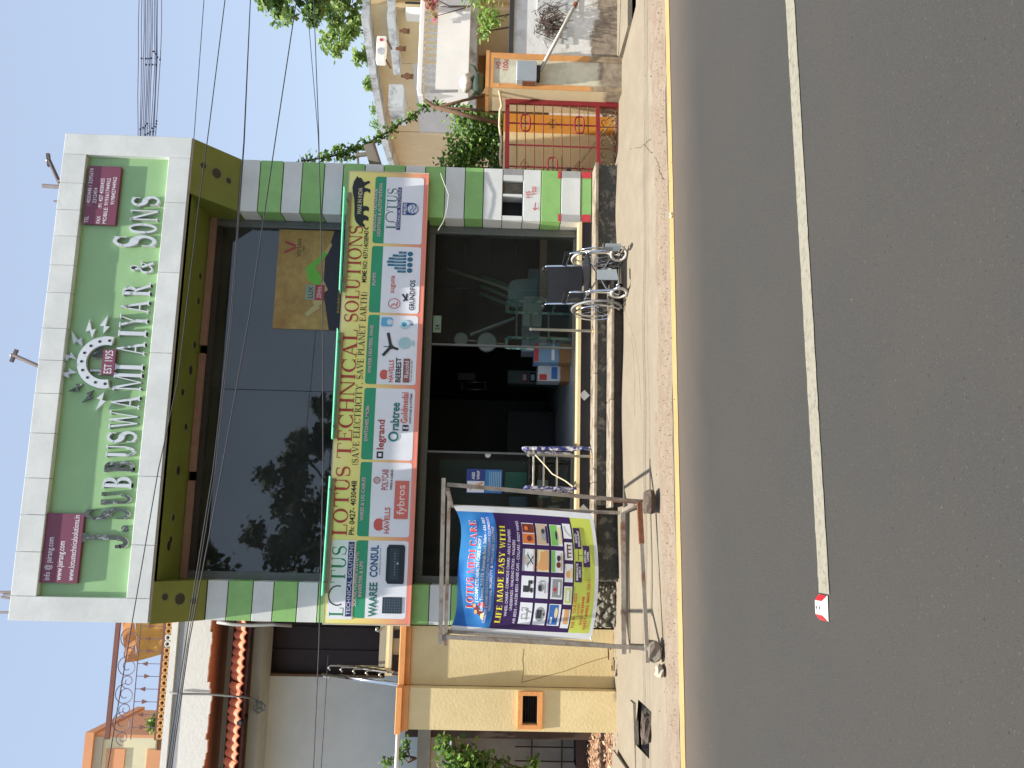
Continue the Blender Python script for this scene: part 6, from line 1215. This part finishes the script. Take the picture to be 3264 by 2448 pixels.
# ================================================================= trees far right
def tree(name, label, base, trunk_h, blobs, n, size, mats, flat=.28, group=None, droop=.3):
    e_ = empty(name, base, label, 'tree', group); mb = MB(); b = Vector(base); top = b+Vector((ru(-.4, .4), ru(-.4, .4), trunk_h)); mb.tube([b, b.lerp(top, .5)+Vector((.15, .1, 0)), top], [.32, .24, .16], 8)
    for (c, r) in blobs: mb.tube([top-Vector((0, 0, ru(0, 1))), top.lerp(Vector(c), .5)+Vector((0, 0, .3)), Vector(c)], [.12, .07, .03], 6)
    mb.build('trunk', bark, e_, True); mb = MB()
    for (c, r) in blobs:
        sub = [(Vector(c)+Vector((ru(-1, 1)*r[0]*.75, ru(-1, 1)*r[1]*.75, ru(-1, 1)*r[2]*.75))) for _ in range(9)]
        for s in sub:
            k = ru(.3, .5)
            for mi in range(3): leaves(mb, s, (r[0]*k, r[1]*k, r[2]*k), int(n*(1, .8, .6)[mi]), size, flat, .2, mi, droop)
    mb.build('crown', mats, e_); return e_
fg = M('far_leaf', S(116, 148, 80), .6, .22, 3, trans=.35); fdk = M('far_leaf_dark', S(80, 112, 60), .6, .22, 3, trans=.3); fl_ = M('far_leaf_light', S(160, 182, 104), .6, .2, 3, trans=.4)
random.seed(81)
tree('tall_tree', 'tall feathery green tree at the top right above the house', (23.5, 25, 0), 8, [((22.7, 24, 11.2), (1.4, 1.2, 1.0)), ((24.0, 25, 12), (1.6, 1.4, 1.4)), ((22.3, 24, 9.9), (.9, .9, .8)), ((23.4, 24.5, 9.6), (1.2, 1.2, 1.0))], 34, .34, [fg, fdk, fl_])
tree('leafy_tree', 'broad green tree crown just above the roof of the beige house', (22.5, 27, 0), 5.5, [((22.8, 26.5, 8.2), (1.5, 1.2, 1.3)), ((21.8, 26, 7.6), (1.1, 1.0, .8)), ((23.8, 27, 9.2), (1.5, 1.2, 1.2)), ((24.6, 27, 7.5), (1.6, 1.2, 1.6))], 34, .30, [fg, fl_, fl_])
tree('small_tree', 'small round tree top peeking over the roof left of the others', (20.9, 28, 0), 5.5, [((20.8, 27.6, 7.2), (.8, .7, .8))], 40, .26, [fg, fl_, fl_])
# ================================================================= poles behind the sign
pm = M('pole_grey', S(92, 84, 84), .8, .15, 8)
def rod(name, label, pts, r, cat, Y, cross=None):
    e_ = empty(name, PY(*pts[0], Y), label, cat); v = [PY(*p, Y) for p in pts]; d = (v[0]-v[-1]).normalized(); v[0] = v[0]+d*1.2
    MB().tube(v, r, 8).build('shaft', pm, e_, True)
    if cross: a, b = PY(*cross[0], Y), PY(*cross[1], Y); MB().bar(a, b, .06, .06).build('cross_arm', pm, e_); MB().lathe([(.02, 0), (.035, .03), (.02, .06)], PY(*pts[-1], Y), 8).build('insulator', M('insulator', S(120, 120, 116), .3, .1, 8), e_)
rod('utility_pole', 'leaning pole with a cross arm showing above the right of the fascia', [(200, 606), (157, 512)], .038, 'pole', 6, ((153, 490), (157, 530)))
rod('utility_pole', 'leaning pole with a cross arm showing above the middle of the fascia', [(124, 1168), (42, 1132)], .04, 'pole', 7, ((36, 1154), (54, 1114)))
rod('roof_pipe', 'thick short dark pipe end standing behind the fascia top', [(192, 596), (136, 592)], .035, 'pipe', 3)
for k, (a, b) in enumerate((((188, 641), (172, 641)), ((190, 576), (184, 576)), ((34, 1887), (-4, 1887)), ((34, 1895), (10, 1895)), ((30, 1907), (4, 1903)), ((26, 1952), (-6, 1952)))):
    rod('column_rebar', ['short steel rod end right of the pipe above the fascia', 'tiny steel rod end beside the leaning pole above the fascia', 'tall steel rod first of four above the fascia left end', 'second steel rod of four above the fascia left end', 'bent steel rod third of four above the fascia left end', 'thick steel rod nearest the left corner above the fascia'][k], [a, b], .018, 'rod', 3)

# ================================================================= wires
wm = M('wire_black', S(52, 54, 62), .6, .1, 8)
def wire(label, pts, r, Y, name='power_line', ext=True, group='overhead wires along the street'):
    v = [PY(sx, sy, Y) for sx, sy in pts]
    if ext: v = [v[0]+(v[0]-v[1]).normalized()*25]+v+[v[-1]+(v[-1]-v[-2]).normalized()*12]
    o = MB().tube(v, r, 5).build(name, wm, None, True); tag(o, label, 'wire', group); return o
wire('wire crossing the fascia bottom band down to the tower', [(717, 0), (667, 400), (633, 660), (566, 1218), (504, 1500), (401, 2100), (343, 2448)], .005, -2.5)
wire('wire running just under the fascia across the soffit, upper of three', [(798, 0), (777, 450), (736, 1000), (679, 1500), (591, 2050), (531, 2448)], .005, -2.5)
wire('wire across the soffit and window head, middle of three', [(798, 8), (779, 450), (741, 1000), (686, 1500), (598, 2050), (540, 2448)], .004, -2.45)
wire('wire slanting across the upper glass to the left, lowest of three', [(945, 0), (877, 450), (796, 1000), (706, 1500), (602, 2050), (546, 2448)], .0055, -2.5)
wire('nearly level wire crossing the upper glass before the poster', [(1000, 0), (1016, 430), (1028, 1000), (1030, 1480), (1017, 2050), (999, 2448)], .0045, -2.5)
wire('thin wire joining the level wire near the shop pillar', [(978, 0), (996, 220), (1014, 430), (1024, 700)], .0035, -2.5, ext=False)
wire('thin level wire crossing before the white house wall at left', [(1046, 2088), (1034, 2280), (1024, 2448)], .0035, -2.4, ext=False)
o = wire('wire passing behind the right end of the fascia', [(650, 0), (621, 400), (612, 520), (600, 640)], .0055, 1.0, ext=False)
v0 = [PY(1404+a, b, -.1) for a, b in ((0, 552), (12, 585), (26, 620), (22, 660), (10, 705), (-8, 735))]
tag(MB().tube(v0, .005, 5).build('loose_cable', paint((206, 210, 196)), None, True), 'loose pale cable drooping over the right pillar under the board', 'cable')
# bundle of bare wires with spacers
random.seed(91); bw_ = empty('wire_bundle', PY(465, 430, 3), 'bundle of a dozen bare wires with spacer beads right of the fascia', 'wires'); bead = M('spacer_bead', S(44, 46, 60), .6, .1, 8); wl2 = M('bundle_wire', S(112, 112, 132), .6, .1, 8)
x0s = [443, 452, 459, 464, 470, 475, 480, 485, 492, 497, 502, 515]; x1s = [440, 446, 449, 455, 460, 464, 470, 476, 480, 486, 490, 496]; mids = [441, 451, 457, 463, 469, 475, 479, 484, 494, 498, 501, 511]
for k in range(12):
    pts = [PY(x1s[k]-3, 700, 3), PY(x1s[k], 432, 3), PY((x1s[k]+mids[k])/2+ru(-2, 2), 300, 3), PY(mids[k], 190, 3), PY((x0s[k]+mids[k])/2+ru(-2, 2), 90, 3), PY(x0s[k], 0, 3), PY(x0s[k]+6, -300, 3)]
    MB().tube(pts, .0075, 5).build('bare_wire', wl2, bw_, True)
def bd(sx, sy): c = PY(sx, sy, 2.985); MB().lathe([(.004, -.016), (.015, -.009), (.015, .009), (.004, .016)], c, 8).build('spacer', bead, bw_)
for sx, sy in ((451, 186), (464, 187), (474, 187), (483, 185), (489, 164), (496, 172), (502, 182), (510, 190), (465, 206), (476, 206), (486, 206), (498, 207), (447, 412), (456, 407), (463, 401), (469, 394), (499, 386), (498, 395), (496, 404), (486, 409), (478, 420), (471, 425), (488, 418), (464, 429)): bd(sx, sy)

# ================================================================= road stud and grit
rs_ = empty('road_stud', (-.30, -6.235, .006), 'red and white reflective road stud at the end of the white line', 'road stud'); p0 = Vector((-.30, -6.235, .007))
mb = MB(); L_, Wd, Hh = .058, .05, .026
vs = [(-L_, -Wd, 0), (L_, -Wd, 0), (L_, Wd, 0), (-L_, Wd, 0), (-L_*.5, -Wd*.78, Hh), (L_*.5, -Wd*.78, Hh), (L_*.5, Wd*.78, Hh), (-L_*.5, Wd*.78, Hh)]
mb.add([p0+Vector(v) for v in vs], [(0, 3, 2, 1), (4, 5, 6, 7), (0, 1, 5, 4), (2, 3, 7, 6), (1, 2, 6, 5), (3, 0, 4, 7)]); mb.build('stud_body', M('stud_white', S(214, 210, 200), .5, .06, 20), rs_)
redr = M('stud_red', S(196, 40, 48), .35, .08, 20)
for s in (-1, 1):
    q = [Vector((s*L_*.98, -Wd*.9, .003)), Vector((s*L_*.98, Wd*.9, .003)), Vector((s*L_*.54, Wd*.74, Hh-.001)), Vector((s*L_*.54, -Wd*.74, Hh-.001))]; n = Vector((s*.5, 0, .86))*.0015
    MB().prism([p0+v+n for v in q], n).build('reflector', redr, rs_)
for yy in (-.018, .022): MB().disc(p0+Vector((0, yy, Hh)), (0, 0, 1), .009, .0012, 12).build('bolt_hole', M('stud_bolt', S(84, 82, 76), .6, .1, 20), rs_)
random.seed(95); mb = MB()
for k in range(1500):
    x = ru(-3.5, 7.5); y = road_y(x, -2.98)+abs(random.gauss(0, .2))*1.3+ (.0 if rnd() < .8 else ru(-.25, 0)); r = ru(.003, .009)*(1.6 if rnd() < .04 else 1); z = .008+r*.3
    if y > near_edge(x)+.05: z = apron_z(x, min(y, .0))+r*.3
    if y > -.9: continue
    mb.add([(x+r*ru(.6, 1.2), y, z), (x-r*.5, y+r*ru(.6, 1.1), z), (x-r*.5, y-r*ru(.6, 1.1), z), (x, y, z+r*ru(.6, 1.1))], [(0, 1, 3), (1, 2, 3), (2, 0, 3)], k % 3)
tag(mb.build('roadside_grit', [M('grit', S(120, 98, 78), .9, .2, 30), M('grit_dark', S(92, 76, 62), .9, .2, 30), M('grit_pale', S(176, 156, 130), .9, .2, 30)]), 'loose grit and pebbles along the edge of the apron', 'grit', kind='stuff')
rock(tuple(PZ(2143, 686, .01)), (.028, .022, .012), M('shell_white', S(214, 196, 160), .8, .1, 20), 'pebble', 'pale pebble lying on the yellow edge line', 23)

# ================================================================= across the street (seen only in the shop glass)
rdl = M('street_leaf', S(86, 108, 68), .7, .25, 2); rdl2 = M('street_leaf_dark', S(58, 78, 50), .7, .25, 2)
across = empty('street_tree', (-5.5, -21, 0)); random.seed(97); bpy.data.objects.remove(across)
tree('street_tree', 'large dark tree across the street mirrored in the left of the upper glass', (-.5, -19, 0), 4.5, [((-1.6, -18.5, 9.6), (1.9, 1.6, 1.7)), ((.6, -18.5, 8.6), (1.7, 1.5, 1.5)), ((2.4, -18.3, 7.6), (1.3, 1.2, 1.1)), ((-.6, -18, 6.6), (2.4, 1.6, 1.3)), ((2.0, -18, 6.0), (1.6, 1.4, 1.0)), ((-3.6, -18.5, 8.4), (1.8, 1.5, 1.8)), ((3.6, -18.4, 6.7), (.9, .9, .8))], 95, .22, [rdl, rdl2, rdl2], .4)
aw = empty('opposite_wall', (0, -17, 0), 'dull compound wall across the street mirrored in the lower glass', 'wall'); MB().box(-30, 30, -17.2, -17, 0, 2.3).build('wall_face', M('opposite_plaster', S(150, 140, 124), .9, .15, 1, .3, 20), aw)
oh = empty('opposite_house', (6, -25, 0), 'dark low house across the street mirrored in the shop glass', 'house'); MB().box(-2, 26, -27, -23, 0, 3.9).build('house_wall', M('opposite_house', S(140, 130, 114), .9, .15, 1), oh); MB().box(-2.4, 26.4, -27.4, -22.6, 3.901, 4.15).build('roof_slab', gry, oh)
for o in bpy.data.objects:
    if '_o' in o: del o['_o']
